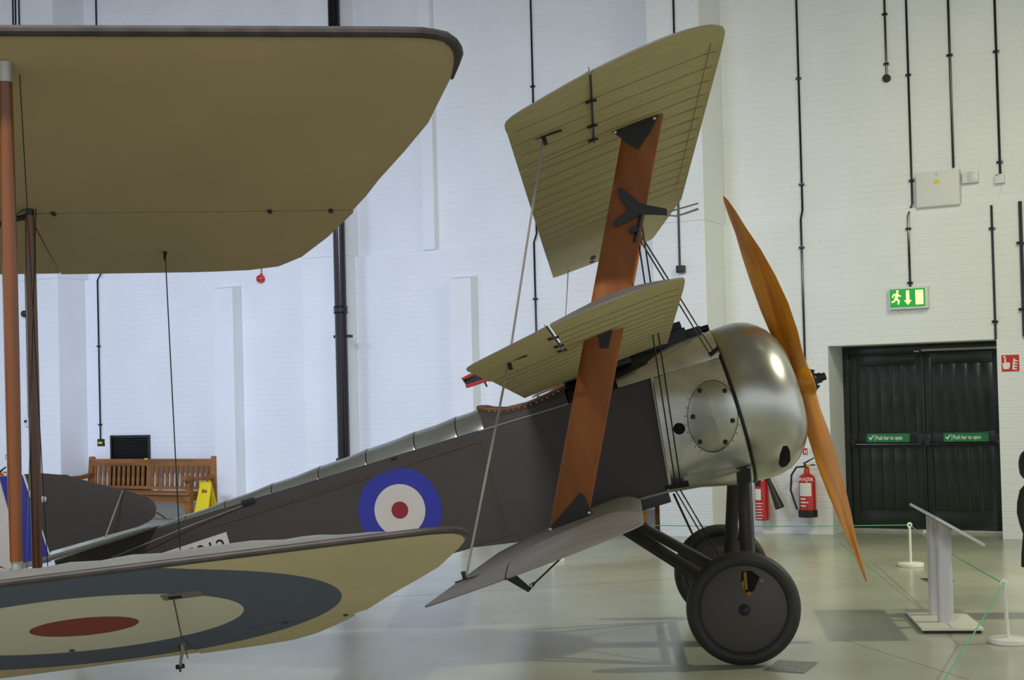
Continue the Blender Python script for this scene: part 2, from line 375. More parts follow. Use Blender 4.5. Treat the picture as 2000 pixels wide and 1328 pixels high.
m = MB(); m.tube([(-.105, -.362, 1.52), (-.14, -.36, 1.25), (-.2, -.358, .79)], .011, 6); m.build('panel_edge', 'zinc', nose)
# oval hatch
hc = V((.195, 0, 1.165)); 
def nose_w(l, n):                         # near-side half width of the nose panel at (l, n)
    best = None
    for ring in (nose_ring(l),):
        pts = [(abs(q[2]-n), q) for q in ring if q[1] < 0]; pts.sort(key=lambda z: z[0]); best = -pts[0][1][1]
    return best
from mathutils.bvhtree import BVHTree
def sampler(ob):
    T_ = BVHTree.FromPolygons([v.co for v in ob.data.vertices], [tuple(p.vertices) for p in ob.data.polygons])
    def f(l, n):
        h = T_.ray_cast(V((l, -3, n)), V((0, 1, 0))); return -h[0].y if h[0] is not None else .36
    return f
nosew_s = sampler(nose)
HC0 = .45
hC = A(1391, 813, HC0); hX = (A(1440, 813, HC0)-A(1343, 813, HC0))/2; hZ = (A(1391, 743, HC0)-A(1391, 884, HC0))/2
def hpt(t, r, off):
    p = hC+hX*(r*math.cos(t))+hZ*(r*math.sin(t)); return (p.x, -nosew_s(p.x, p.z)-off, p.z)
def hat(t, r, off): 
    l, n = .193+r*.152*math.cos(t), 1.165+r*.24*math.sin(t)
    return V((l, 0, n)), l, n
m = MB(); ring0 = []
N_ = 40
pr_ = []
for r_, off in ((0.001, .003), (.25, .003), (.5, .003), (.75, .003), (.97, .003), (1.0, .002), (1.015, -.003)):
    pr_.append([hpt(2*math.pi*i/N_, r_, off) for i in range(N_)])
m.loft(pr_, caps=False); hatch = m.build('access_hatch', 'aluminium', tri, label='oval aluminium access hatch')
for (x_, y_) in ((1366, 763), (1414, 763), (1353, 814), (1429, 821), (1367, 863), (1416, 863)):
    l, _, n = A(x_, y_, HC0); w_ = nosew_s(l, n); m = MB(); m.lathe([(0, .016), (.012, .015), (.016, .009), (.016, .0005)], (l, -(w_), n), (0, -1, 0), 14); m.build('fastener', 'dark_steel', hatch)
m = MB()
for i in range(28):
    t = 2*math.pi*i/28; l, _, n = hpt(t, 1.07, 0); m.lathe([(0, .008), (.005, .006), (.007, .0004)], (l, -(nosew_s(l, n)+.0), n), (0, -1, 0), 6)
rv = m.build('rivet', 'zinc', nose); rv['kind'] = 'stuff'
MB().tube([hpt(2*math.pi*i/48, 1.0, .002) for i in range(49)], .0022, 6).build('hatch_rim', 'dark_steel', hatch)
m = MB(); m.loft([[(lambda l, n: (l, -nosew_s(l, n)-off, n))(-.035+r_*math.cos(2*math.pi*i/28), 1.15+r_*math.sin(2*math.pi*i/28)) for i in range(28)] for r_, off in ((.039, -.001), (.037, .005), (.03, .005), (.02, .005), (.01, .005), (.0005, .005))], caps=False); m.build('exhaust_hole', 'dark_void', nose)
# engine cowl
CAX = V((0, 0, 1.18)); prof = [(.362, .525), (.38, .535), (.45, .548), (.54, .548), (.62, .53), (.69, .485), (.735, .43), (.765, .37), (.78, .31), (.775, .285), (.755, .28), (.72, .30)]
prof = [(.362, .528), (.40, .536), (.48, .54), (.55, .535), (.62, .515), (.68, .478), (.73, .43), (.775, .36), (.80, .29), (.806, .25), (.795, .225), (.77, .22)]
m = MB(); m.lathe(prof, (0, 0, 1.18), (1, 0, 0), 72); cowl = m.build('engine_cowl', 'aluminium', tri, label='polished aluminium engine cowling', angle=60)
m = MB(); m.lathe([(.352, .530), (.350, .540), (.362, .544), (.372, .540), (.37, .530)], (0, 0, 1.18), (1, 0, 0), 72); m.build('cowl_band', 'dark_steel', tri)
m = MB(); m.lathe([(.74, .0005), (.74, .10), (.70, .12), (.62, .30), (.62, .30)], (0, 0, 1.18), (1, 0, 0), 32); eng = m.build('rotary_engine', 'dark_steel', tri)
for k in range(9):
    t = 2*math.pi*k/9; d = V((0, math.cos(t), math.sin(t))); p = V((.60, 0, 1.18)); m = MB()
    m.lathe([(.10, .055)]+[(.14+.018*j+(.009 if h else 0), .07 if h else .058) for j in range(13) for h in (0, 1)]+[(.40, .05), (.41, .0005)], p, d, 14); m.build('cylinder', 'dark_steel', eng)
# lower cowl cut-out with dark surround
m = MB(); q = [(.525, .735), (.545, .80), (.575, .842), (.602, .838), (.612, .80), (.605, .73), (.575, .703), (.54, .705)]
cow_s = sampler(cowl); rg = []; q = [(a[0]+(b[0]-a[0])*j/4, a[1]+(b[1]-a[1])*j/4) for a, b in zip(q, q[1:]+q[:1]) for j in range(4)]
for k_, off in ((1.04, -.001), (1.0, .006), (.85, .006), (.7, .006), (.55, .006), (.4, .006), (.2, .006), (.01, .006)):
    rg.append([(lambda l, n: (l, -cow_s(l, n)-off, n))(.567+(a-.567)*k_, .772+(b-.772)*k_) for a, b in q])
m.loft(rg, caps=False); m.build('cooling_slot', 'dark_void', cowl)
# flat machine gun on the decking
m = MB(); m.box((-.5, -.055, 1.66), (-.2, .055, 1.74)).box((-.2, -.06, 1.685), (.215, .06, 1.785)).box((.215, -.04, 1.70), (.32, .04, 1.765)).tube([(.3, 0, 1.735), (.375, 0, 1.735)], .024, 10).box((.12, -.025, 1.785), (.2, .025, 1.82)).box((.10, -.012, 1.80), (.2, .012, 1.835))
m.build('machine_gun', 'gun_black', tri, bevel=.006, label='black machine gun on the nose deck')
m = MB(); m.loft([arc(-.66, 1.66, .30, 1.56), arc(-.35, 1.69, .30, 1.56), arc(-.1, 1.70, .27, 1.58), arc(.06, 1.69, .2, 1.6)], closed=False, caps=False); m.build('gun_trough', 'black_paint', tri)
m = MB(); m.box((-.66, -.3, 1.655), (-.2, -.1, 1.70)).box((-1.0, -.19, 1.685), (-.66, -.15, 1.70)); m.build('gun_breech_fairing', 'black_paint', tri, bevel=.01)

# wings
DIH = math.tan(R(2.5)); INC = R(4.5)
TIPF = [(3.52, 0, -1.003), (3.60, 0, -1.0), (3.65, 0, -.988), (3.69, -.002, -.962), (3.73, -.010, -.912), (3.76, -.020, -.858), (3.80, -.040, -.785), (3.84, -.070, -.71), (3.87, -.105, -.645), (3.89, -.138, -.59), (3.91, -.18, -.525), (3.922, -.222, -.47), (3.930, -.27, -.43), (3.934, -.31, -.39)]
def tipdist(w_, dl):
    pts = [(3.70, 0)]+[(t[0], t[1]) for t in TIPF if t[0] > 3.7]+[(t[0], t[2]) for t in reversed(TIPF)]
    best = 9
    for (a, p), (b, q) in zip(pts, pts[1:]):
        dx, dy = b-a, q-p; L2 = dx*dx+dy*dy+1e-12; t = max(0, min(1, ((w_-a)*dx+(dl-p)*dy)/L2)); best = min(best, math.hypot(w_-a-t*dx, dl-p-t*dy))
    return best
def air_u(u): return .072*(1-math.exp(-u*16))*(1-u**1.6)**.9 * (1.0) + .002
def air_l(u): return .006*math.sin(math.pi*min(1, u*1.05))*1.0 - .010*math.exp(-u*30)
def wing_patch(m, stations, lLE, nLE, sweep=0, side=1, defl=None, nu=12):
    """stations: (w, dl_front, dl_back); returns loft of closed sections, upper faces material 0, lower faces 1"""
    rings = []
    for (w_, df, db) in stations:
        thin = 1.0
        up, lo = [], []
        for i in range(nu+1):
            t = i/nu; t = t*t*(1-.45*0)+0*t if df > -.05 else t
            dl = df+(db-df)*t; u = min(1, max(0, -dl))
            rb = .0025*abs(math.sin(math.pi*w_/.24))
            thin = 1.0 if w_ < 3.3 else min(1, .06+tipdist(w_, dl)/.30)**.75
            zu, zl = air_u(u)*thin, air_l(u)*thin
            if zu-zl < .006: zu = zl+.006
            if defl:
                ang, hx = defl; zz = -math.sin(ang)*(hx-dl); zu += zz; zl += zz
            for lst, z in ((up, zu), (lo, zl)):
                lst.append((lLE+dl*math.cos(INC)-z*math.sin(INC)-sweep*(3.7-side*w_), -side*w_, nLE+dl*math.sin(INC)+z*math.cos(INC)-DIH*(3.7-w_)))
        rings.append(up+lo[::-1])
    n = len(rings[0]); o = len(m.v); m.v += [q for r in rings for q in r]
    for i in range(len(rings)-1):
        for k in range(n):
            m.f.append([o+i*n+k, o+i*n+(k+1) % n, o+(i+1)*n+(k+1) % n, o+(i+1)*n+k]); m.mi.append(0 if (k <= nu or k == n-1) else 1)
    for i, rev in ((0, 1), (len(rings)-1, 0)):
        for k in range(nu):
            a, b, c, d = o+i*n+k, o+i*n+k+1, o+i*n+(n-2-k), o+i*n+(n-1-k); m.f.append([a, b, c, d]); m.mi.append(0)
    return m
def interp(w_):
    for (a, f0, b0), (b, f1, b1) in zip(TIPF, TIPF[1:]):
        if a <= w_ <= b: t = (w_-a)/(b-a); return f0+(f1-f0)*t, b0+(b1-b0)*t
    return (0, -1.0) if w_ < 3.52 else TIPF[-1][1:]
HX = -.60; AI = 2.64
def make_wing(nm, lLE, nLE, root, sweep=0, label=None, defl=0.0, gap=.003):
    parts = []
    for side, sn in ((1, 'near'), (-1, 'far')):
        ws = [root]+[root+(AI-root)*k/8 for k in range(1, 9)]
        m = MB(); wing_patch(m, [(w_, 0, -1.0) for w_ in ws], lLE, nLE, sweep, side)
        ws2 = [AI, 2.9, 3.2, 3.45]+[t[0] for t in TIPF]
        st = [];
        for w_ in ws2:
            f, b = interp(w_); st.append((w_, f, max(b, HX+gap)))
        wing_patch(m, st, lLE, nLE, sweep, side)
        wo = m.build(nm, ['fabric_top', 'linen'], tri, angle=50, label=label)
        st = []
        for w_ in [AI+.012, 2.9, 3.2, 3.45]+[t[0] for t in TIPF[:-1]]:
            f, b = interp(w_); st.append((w_, HX-gap, min(b, HX-gap-.004)))
        m = MB(); wing_patch(m, st, lLE, nLE, sweep, side, defl=(defl, HX-gap))
        ao = m.build('aileron', ['fabric_top', 'linen'], tri, angle=50)
        if gap < .005: MB().tube([V((lLE+HX-sweep*(3.7-side*w_), -side*w_, nLE-DIH*(3.7-w_)+HX*math.sin(INC)+.001)) for w_ in (AI, 3.2, 3.86)], .005, 6).build('hinge_gap_shade', 'black_paint', wo)  # black strip standing in for the shadow inside the aileron gap
        for hw_ in (2.72, 3.0, 3.45):        # hinges
            m = MB(); z = nLE-DIH*(3.7-hw_)+HX*math.sin(INC)-.004; l = lLE+HX-sweep*(3.7-side*hw_)
            m.box((l-.03, -side*hw_-.008, z-.006), (l+.02, -side*hw_+.008, z+.004)); m.build('hinge', 'black_paint', wo)
        parts.append((wo, ao))
    return parts
SW = .0175
TOPW = make_wing('upper_wing', .520, 2.80, .40, SW, 'upper wing, pale doped linen underneath')
MIDW = make_wing('middle_wing', .055, 1.857, .40, 0, 'middle wing, pale doped linen underneath', defl=R(1.5), gap=.008)
BOTW = make_wing('lower_wing', -.410, .930, .36, 0, 'lower wing, grey brown on top')
m = MB(); wing_patch(m, [(0, 0, -1.0), (.2, 0, -1.0), (.385, 0, -1.0)], .52, 2.80, SW, 1); wing_patch(m, [(0.0, 0, -1.0), (.2, 0, -1.0), (.385, 0, -1.0)], .52, 2.80, SW, -1)
m.build('upper_wing_centre_section', ['fabric_top', 'linen'], tri)
# rib tapes as thin strips under the near wings
def wing_pt(lLE, nLE, dl, w_, z=0, sweep=0, side=1):
    return V((lLE+dl*math.cos(INC)-z*math.sin(INC)-sweep*(3.7-side*w_), -side*w_, nLE+dl*math.sin(INC)+z*math.cos(INC)-DIH*(3.7-w_)))
mat('rib_tape', (186, 168, 112), .7, var=.06)
for (lL, nL, sw, wing) in ((.52, 2.80, SW, TOPW), (.055, 1.857, 0, MIDW)):
    for k in range(15):
        w_ = .62+.235*k
        if w_ > 3.62 or abs(w_-AI) < .05: continue
        segs = [(-.02, -.985)] if w_ < AI else [(-.02, HX+.02), (HX-.02, -.97)]
        m = MB()
        for a, b in segs:
            rows = []
            for i in range(9):
                dl = a+(b-a)*i/8; z = air_l(-dl)-.0012; rows.append([wing_pt(lL, nL, dl, w_-.007, z, sw), wing_pt(lL, nL, dl, w_+.007, z, sw)])
            m.loft(rows, closed=False, caps=False)
        m.build('rib_tape', 'rib_tape', wing[0][0], smooth=False)
# far middle and leading edge binding lines
m = MB(); m.tube([wing_pt(.52, 2.80, -.055, w_, air_l(.055)-.001, SW) for w_ in (.4, 1.5, 2.6, 3.6)], .003, 5); m.build('edge_seam', 'rib_tape', TOPW[0][0])

# interplane struts (broad plank struts in stagger line)
def plank(m, p, q, ch, th):
    """streamlined section between p and q; chord along l"""
    rings = []
    for t in (0, .25, .5, .75, 1):
        c = p.lerp(q, t); R_ = []
        for i in range(20):
            a = 2*math.pi*i/20; x = math.cos(a); R_.append((c.x+x*ch/2, c.y+math.sin(a)*th/2*(1-.25*x), c.z))
        rings.append(R_)
    m.loft(rings); return m
SWP = 2.66
def strut_l(n): return (-.755)+(n-.97)*(.168-(-.755))/(2.74-.97)
for side in (1, -1):
    for (n0, n1) in ((.958, 1.785), (1.825, 2.735)):
        m = MB(); plank(m, V((strut_l(n0), -side*SWP, n0)), V((strut_l(n1), -side*SWP, n1)), .205, .042)
        m.build('interplane_strut', 'strut_wood', tri, label='broad varnished wooden strut')
    for n0, n1 in ((1.68, 2.63),):
        m = MB(); plank(m, V((strut_l(n0)-.02, -side*.39, n0)), V((strut_l(n1)-.06, -side*.39, n1)), .17, .04); m.build('centre_strut', 'strut_wood', tri)
def plate(name, pts, w_, th, material, parent, bevel=.002):
    m = MB(); m.prism([A(x, y, w_) for x, y in pts], (0, -th, 0)); return m.build(name, material, parent, smooth=False, bevel=bevel)
b = plate('strut_bracket', [(1195, 258), (1240, 240), (1286, 225), (1272, 255), (1247, 293)], SWP+.022, .006, 'black_paint', tri)
b['label'] = 'black triangular strut bracket'
for x, y in ((1201, 258), (1278, 231)):
    p = A(x, y, SWP+.03); m = MB(); m.lathe([(0, .009), (.006, .008), (.008, .0005)], p, (0, -1, 0), 10); m.build('bolt', 'aluminium', b)
b = plate('strut_bracket', [(1134, 962), (1141, 967), (1158, 1003), (1150, 1008), (1072, 1036), (1074, 1030)], SWP+.022, .006, 'black_paint', tri)
for x, y in ((1151, 1002), (1075, 1034)):
    p = A(x, y, SWP+.03); m = MB(); m.lathe([(0, .009), (.006, .008), (.008, .0005)], p, (0, -1, 0), 10); m.build('bolt', 'aluminium', b)
plate('strut_bracket', [(1164, 652), (1198, 638), (1188, 680), (1172, 680), (1170, 662)], SWP+.022, .006, 'black_paint', tri)
m = MB()
for a, bq in (((1187, 256), (1310, 214)),):
    p, q = A(*a, SWP+.03), A(*bq, SWP+.03)
m.box((-.06, -SWP-.05, 0), (.0, -SWP-.02, .001))
# pitot bracket and tubes
pb = plate('pitot_bracket', [(1206, 371), (1212, 367), (1219, 371), (1249, 398), (1302, 408), (1303, 421), (1252, 419), (1206, 443), (1198, 442), (1198, 434), (1225, 413), (1226, 406), (1208, 383)], SWP+.03, .012, 'black_paint', tri)
pb['label'] = 'black three-armed pitot bracket'
m = MB(); m.tube([A(1300, 414, SWP+.03), A(1312, 412, SWP+.03), A(1364, 397, SWP+.03)], .004, 8); m.build('pitot_tube', 'zinc', pb)
m = MB(); m.tube([A(1300, 420, SWP+.03), A(1320, 422, SWP+.03), A(1338, 417, SWP+.03), A(1364, 408, SWP+.03)], [.004, .004, .005, .006], 8); m.build('pitot_tube', 'zinc', pb)
m = MB(); m.tube([A(1254, 400, SWP+.02), A(1251, 430, SWP+.02), A(1240, 472, SWP+.02)], .009, 8).box(A(1230, 446, SWP+.02), A(1248, 451, SWP+.05)); m.build('pitot_fitting', 'black_paint', pb)

# red edged control clamp on the middle wing trailing edge
cw = 2.35
gl = plate('control_clamp', [(1029, 706), (1032, 714), (912, 752), (905, 742)], cw, .05, 'black_paint', tri); gl['label'] = 'black and red control clamp on the middle wing'
plate('clamp_edge', [(1032, 714), (1033, 718), (913, 758), (910, 752)], cw, .05, 'sign_red', gl)
plate('clamp_arm', [(905, 742), (911, 747), (948, 728), (944, 724)], cw, .05, 'black_paint', gl); plate('clamp_arm_edge', [(902, 739), (906, 742.5), (944, 724), (941, 719)], cw, .05, 'sign_red', gl)
plate('clamp_pin', [(945, 745), (948, 744), (953, 755), (950, 756)], cw, .02, 'black_paint', gl)
# rigging
def wires(name, prs, r=.0045, material='wire_steel', label=None):
    m = MB()
    for p, q in prs: m.tube([p, q], r, 6)
    return m.build(name, material, tri, label=label)
for dx in (0, .035):
    wires('flying_wire', [(V((-.165+dx, -.365, .79)), V((.05+dx*.9, -2.5, 2.70)))])
    wires('flying_wire', [(V((-.165+dx, .365, .79)), V((.05+dx*.9, 2.5, 2.70)))])
fit = A(1393, 686, .40)
for dx, y0 in ((0, 450), (.03, 462)):
    wires('landing_wire', [(fit+V((-dx, 0, 0)), A(1246, y0, SWP-.05))])
m = MB(); m.tube([fit+V((-.03, 0, -.02)), fit+V((.04, 0, .01))], .016, 8); m.build('wire_fitting', 'black_paint', tri)
lo_ = A(1318, 955, .36)
m = MB(); m.tube([A(1300, 953, .37), A(1345, 944, .37)], [.012, .022], 8); m.build('wire_fitting', 'black_paint', tri)
for dx in (0, .03):
    wires('undercarriage_wire', [(lo_+V((dx, 0, 0)), V((.0+dx, .74, .05)))]); wires('undercarriage_wire', [(lo_+V((dx, .7, 0)), V((.0+dx, -.74, .05)))])
m = MB(); p, q = A(1316, 965, .3), A(1352, 1042, 0); m.tube([p, q], .008, 6); m.build('turnbuckle', 'dark_steel', tri)
# aileron cables
AW = 3.16
pA, pB, pC = wing_pt(.52, 2.80, -.845, AW, 0, SW), wing_pt(.055, 1.857, -.845, AW), wing_pt(-.41, .93, -.86, AW, .03)
for p, q in ((pA, pB), (pB, pC)):
    m = MB(); m.tube([p, q], .006, 6); m.build('aileron_cable', 'cable_pale', tri, label='pale aileron link cable')
for p, dz in ((pA, -.02), (pB, -.02), (pC, .02)):
    m = MB(); m.box(p+V((-.010, -.006, -.002)), p+V((.010, .006, dz*2))).box(p+V((-.05, -.012, -.002)), p+V((.09, .012, .004))); m.build('cable_horn', 'black_paint', tri, bevel=.003)
qA, qB = wing_pt(.52, 2.80, -.845, AW, 0, SW, -1), wing_pt(.055, 1.857, -.845, AW, 0, 0, -1)
m = MB(); m.tube([qA, qB], .005, 6); m.build('aileron_cable', 'cable_pale', tri); m = MB(); m.tube([qB, wing_pt(-.41, .93, -.86, AW, .03, 0, -1)], .005, 6); m.build('aileron_cable', 'cable_pale', tri)
p = wing_pt(-.41, .93, -.66, 3.05); h1 = A(1032, 1154, 3.05)
m = MB(); m.prism([A(982, 1128, 3.05), A(1002, 1118, 3.05), A(1038, 1150, 3.05), A(1032, 1157, 3.05)], (0, .012, 0)); m.build('control_horn', 'black_paint', tri, smooth=False, label='black control horn under the lower wing')
m = MB(); m.tube([A(1040, 1143, 3.05), A(1106, 1080, 2.9)], .0045, 6); m.tube([A(1034, 1150, 3.05), A(1036, 1141, 3.05), A(1043, 1137, 3.05), A(1044, 1142, 3.05), A(1036, 1149, 3.05)], .003, 6); m.build('control_cable', 'wire_steel', tri)
# markings: roundel and serial
def disc(name, lc, nc, r0, r1, off, material, parent):
    m = MB(); N = 56; o = []; i_ = []
    for k in range(N):
        t = 2*math.pi*k/N
        l, n = lc+r1*math.cos(t), nc+r1*math.sin(t); o.append(V((l, -(HW(l)+off), n)))
        l, n = lc+r0*math.cos(t), nc+r0*math.sin(t); i_.append(V((l, -(HW(l)+off), n)))
    m.loft([i_, o], caps=False) if r0 > 0 else m.add(o, [tuple(range(N))])
    return m.build(name, material, parent, smooth=False)
LC, NC = -1.972, 1.163
rd = disc('roundel', LC, NC, .175, .287, .0035, 'blue', tri); rd['label'] = 'blue, white and red roundel on the fuselage side'
disc('roundel_ring', LC, NC, .058, .175, .0035, 'white', rd); disc('roundel_centre', LC, NC, 0, .058, .0035, 'red', rd)
sl = lambda l, n, o=.003: V((l, -(HW(l)+o), n))
m = MB(); m.add([sl(-3.83, 1.345), sl(-3.19, 1.36), sl(-3.19, 1.17), sl(-3.83, 1.155)], [(0, 1, 2, 3)]); sp = m.build('serial_panel', 'white', tri, smooth=False, label='white serial number panel')
ta = math.atan2(.325, 3.15)
tm = Matrix.Translation(sl(-3.215, 1.222, .0045)) @ Matrix.Rotation(-ta, 4, 'Z') @ Matrix.Rotation(R(90), 4, 'X')
tx = text_mesh('serial_number', 'N5912', .15, 'pale_ink', sp, tm, align='RIGHT')
# seam line across the fabric from roundel to longeron fitting and footstep
m = MB(); m.box(sl(-1.93, 1.505, .0), sl(-1.89, 1.512, .02)); m.build('cable_exit', 'dark_steel', fus)
m = MB(); m.tube([sl(-3.0, 1.50, .012), sl(-3.4, 1.475, .05), sl(-4.0, 1.42, .12)], .004, 6); m.build('control_cable', 'cable_pale', tri)
m = MB(); m.box(sl(-3.02, 1.495, .0), sl(-2.93, 1.535, .02)); m.build('cable_fairing', 'dark_steel', tri, bevel=.004)
# tail
def flat_poly(name, pts, th, material, w_=0.0, parent=tri, mats=None):
    m = MB(); P_ = [A(x, y, w_) for x, y in pts]; m.prism([p+V((0, -th/2, 0)) for p in P_], (0, th, 0)); return m.build(name, material, parent, bevel=.006)
fin = flat_poly('tail_fin', [(47, 926), (80, 924), (129, 928), (191, 945), (244, 957), (287, 970), (300, 979), (305, 992), (302, 1008), (290, 1019), (269, 1029), (207, 1046), (99, 1077), (97, 1080)], .022, 'fabric_dark'); fin['label'] = 'dark rounded tail fin'
HG = [(45, 926), (101, 1096)]
rud = [((-58, 950), (44, 927), (100, 1098), (-10, 1120))]
rb = flat_poly('rudder', [(0, 931), (43, 927), (99, 1097), (49, 1108)], .022, 'blue'); rb['label'] = 'rudder with blue, white and red bands'
flat_poly('rudder_band', [(-52, 948), (-1, 931.5), (48, 1108), (-5, 1118)], .022, 'white', parent=rb)
flat_poly('rudder_band', [(-95, 985), (-53, 948.5), (-6, 1118), (-60, 1105)], .022, 'red', parent=rb)
m = MB(); m.tube([A(47, 928, .012), A(101, 1096, .012)], .006, 6); m.build('hinge_strip', 'sign_white', fin)
m = MB(); m.tube([A(240, 957, .02), A(206, 1048, .3)], .006, 6); m.build('fin_brace', 'cable_pale', tri, label='pale fin bracing wire')
m = MB(); m.tube([A(305, 1000, 0), A(325, 1013, 0)], .005, 6); m.build('fin_stay', 'black_paint', tri)
m = MB(); m.lathe([(0, .026), (.012, .024), (.014, .012), (.014, .0005)], A(86, 975, .012), (0, -1, 0), 16); m.build('pulley', 'aluminium', fin)
for s in (1, -1):                          # tailplane halves and elevators
    m = MB(); rings = []
    for (w_, lf, lb) in ((.0, -3.64, -4.30), (.4, -3.72, -4.30), (.8, -3.84, -4.30), (1.05, -3.94, -4.30), (1.2, -4.06, -4.28)):
        rings.append([(lf, -s*w_, 1.535), (lf-.06, -s*w_, 1.55), ((lf+lb)/2, -s*w_, 1.552), (lb, -s*w_, 1.538), (lb, -s*w_, 1.528), ((lf+lb)/2, -s*w_, 1.518), (lf-.06, -s*w_, 1.522)])
    m.loft(rings); m.build('tailplane', 'fabric_grey', tri, label='pale grey green tailplane')
    m = MB(); rings = []
    for (w_, lf, lb) in ((.08, -4.315, -4.66), (.4, -4.315, -4.72), (.8, -4.315, -4.72), (1.05, -4.315, -4.62), (1.18, -4.315, -4.42)):
        rings.append([(lf, -s*w_, 1.541), (lb, -s*w_, 1.53), (lb, -s*w_, 1.525), (lf, -s*w_, 1.527)])
    m.loft(rings); m.build('elevator', 'fabric_grey', tri)
m = MB(); m.tube([(-4.1, 0, 1.40), (-4.45, 0, 1.05)], [.03, .022], 8); m.build('tail_skid', 'strut_wood', tri)

# undercarriage
def strut(name, p, q, ch=.075, th=.034, material='gear_paint'):
    m = MB(); p, q = V(p), V(q); d = (q-p).normalized(); a = (V((1, 0, 0))-d*d.x).normalized(); b_ = d.cross(a); rings = []
    for t in (0, 1):
        c = p.lerp(q, t); rings.append([c+a*math.cos(2*math.pi*i/16)*ch/2+b_*math.sin(2*math.pi*i/16)*th/2 for i in range(16)])
    m.loft(rings); return m.build(name, material, tri)
for s in (1, -1):
    strut('gear_leg_front', (.30, -s*.33, .80), (.06, -s*.78, .02), .095, .05)
    strut('gear_leg_rear', (-.72, -s*.33, .80), (.0, -s*.78, .02), .085, .045)
m = MB(); m.tube([(0, -.92, 0), (0, .92, 0)], .022, 10); m.build('axle', 'gear_paint', tri)
m = MB(); m.tube([(.06, -.76, .04), (.06, .76, .04)], .02, 8).tube([(-.06, -.76, .04), (-.06, .76, .04)], .02, 8); m.build('spreader_bar', 'gear_paint', tri)
for s in (1, -1):
    m = MB(); y = -s*.893; ax = (0, -s, 0)
    tp = [(math.cos(t)*.046, .304+math.sin(t)*.046) for t in [2*math.pi*i/16 for i in range(17)]]
    m.lathe(tp, (0, y, 0), ax, 64)
    # slight flat where the tyre rests on the floor
    zdir = TMAT.to_3x3().transposed() @ V((0, 0, 1)); zl = .344
    m.v = [tuple(V(p)-zdir*min(0, V(p).dot(zdir)+zl)) for p in m.v]
    wh = m.build('wheel', 'rubber', tri, label='black tyre with brown fabric wheel cover')
    for s2 in (1, -1):
        m = MB(); m.lathe([(.02, .268), (.026, .258), (.05, .14), (.066, .05), (.068, .03), (.068, .0005)], (0, y, 0), (0, -s*s2, 0), 56); m.build('wheel_cover', 'wheel_cover', wh)
    m = MB(); m.lathe([(.05, .036), (.075, .034), (.08, .03), (.081, .024), (.10, .022), (.104, .016), (.104, .0005)], (0, y, 0), ax, 24); m.build('hub_cap', 'dark_steel', wh)
# torn fabric patch on the near wheel
cy = lambda r: -.893-(.066+(.026-.066)*(r-.05)/(.258-.05))-.005
def wpt(x, y):
    p = A(x, y, .94); r = math.hypot(p.x, p.z); return V((p.x, cy(r), p.z))
m = MB(); m.add([wpt(*p) for p in ((1449, 1116), (1468, 1115), (1484, 1127), (1472, 1154), (1456, 1158), (1447, 1140))], [(0, 1, 2, 3, 4, 5)]); pt = m.build('cover_tear', 'dark_void', tri, smooth=False, label='torn hole in the wheel cover')
m = MB()
for pts in (((1446, 1140), (1452, 1132), (1450, 1150), (1455, 1160)), ((1455, 1158), (1463, 1154), (1468, 1160), (1459, 1163)), ((1482, 1130), (1493, 1133), (1490, 1139), (1485, 1136)), ((1452, 1118), (1458, 1117), (1460, 1150), (1455, 1152))):
    MB().add([wpt(*p)+V((0, -.004, 0)) for p in pts], [(0, 1, 2, 3)]).build('torn_edge', 'torn_brown', pt, smooth=False)

# propeller
HBL = .862; hubc = V((HBL, 0, 1.19))
prop = MB(); rings_all = []
def blade(sgn, ltip, wtip):
    rings = []
    for r_, ch, th, pit in ((.0, .15, .135, 82), (.10, .15, .12, 74), (.2, .155, .085, 60), (.35, .21, .055, 50), (.55, .25, .042, 43), (.75, .255, .034, 36), (.95, .225, .027, 30), (1.12, .16, .02, 24), (1.26, .115, .015, 22), (1.35, .06, .01, 21), (1.385, .012, .006, 21)):
        t = r_/1.385; c = V((HBL+(ltip-HBL)*t*t, wtip*t, 1.19+sgn*r_)); a = R(pit)
        cd_ = V((math.sin(a), -sgn*math.cos(a), 0)); nd = V((math.cos(a), sgn*math.sin(a), 0))
        R_ = []
        for i in range(20):
            q = 2*math.pi*i/20; x = math.cos(q); y = math.sin(q); y = y*.5 if y < 0 else y
            R_.append(c+cd_*(x*ch/2)+nd*(y*th/2*(1-.2*x)))
        rings.append(R_)
    return rings
m = MB(); m.loft(blade(1, .745, .1)); m.loft(blade(-1, .865, -.1))
m.lathe([(-.075, .0005), (-.075, .085), (-.06, .10), (.06, .10), (.075, .085), (.075, .0005)], hubc, (1, 0, 0), 32)
pp = m.build('propeller', 'prop_wood', tri, label='varnished two-bladed wooden propeller', angle=50)
m = MB(); m.lathe([(.075, .0005), (.075, .075), (.085, .075), (.087, .05), (.10, .036), (.135, .034), (.137, .026), (.165, .026), (.165, .0005)], hubc, (1, 0, 0), 24); hp = m.build('hub_plate', 'dark_steel', pp)
for k in range(8):
    t = 2*math.pi*k/8+.2; p = hubc+V((.08, math.cos(t)*.06, math.sin(t)*.06)); m = MB(); m.lathe([(0, .011), (.014, .011), (.015, .006), (.025, .006), (.025, .0005)], p, (1, 0, 0), 6); m.build('hub_bolt', 'dark_steel', hp)
m = MB(); m.lathe([(-.3, .03), (-.075, .03)], hubc, (1, 0, 0), 12); m.build('crankshaft', 'dark_steel', tri)

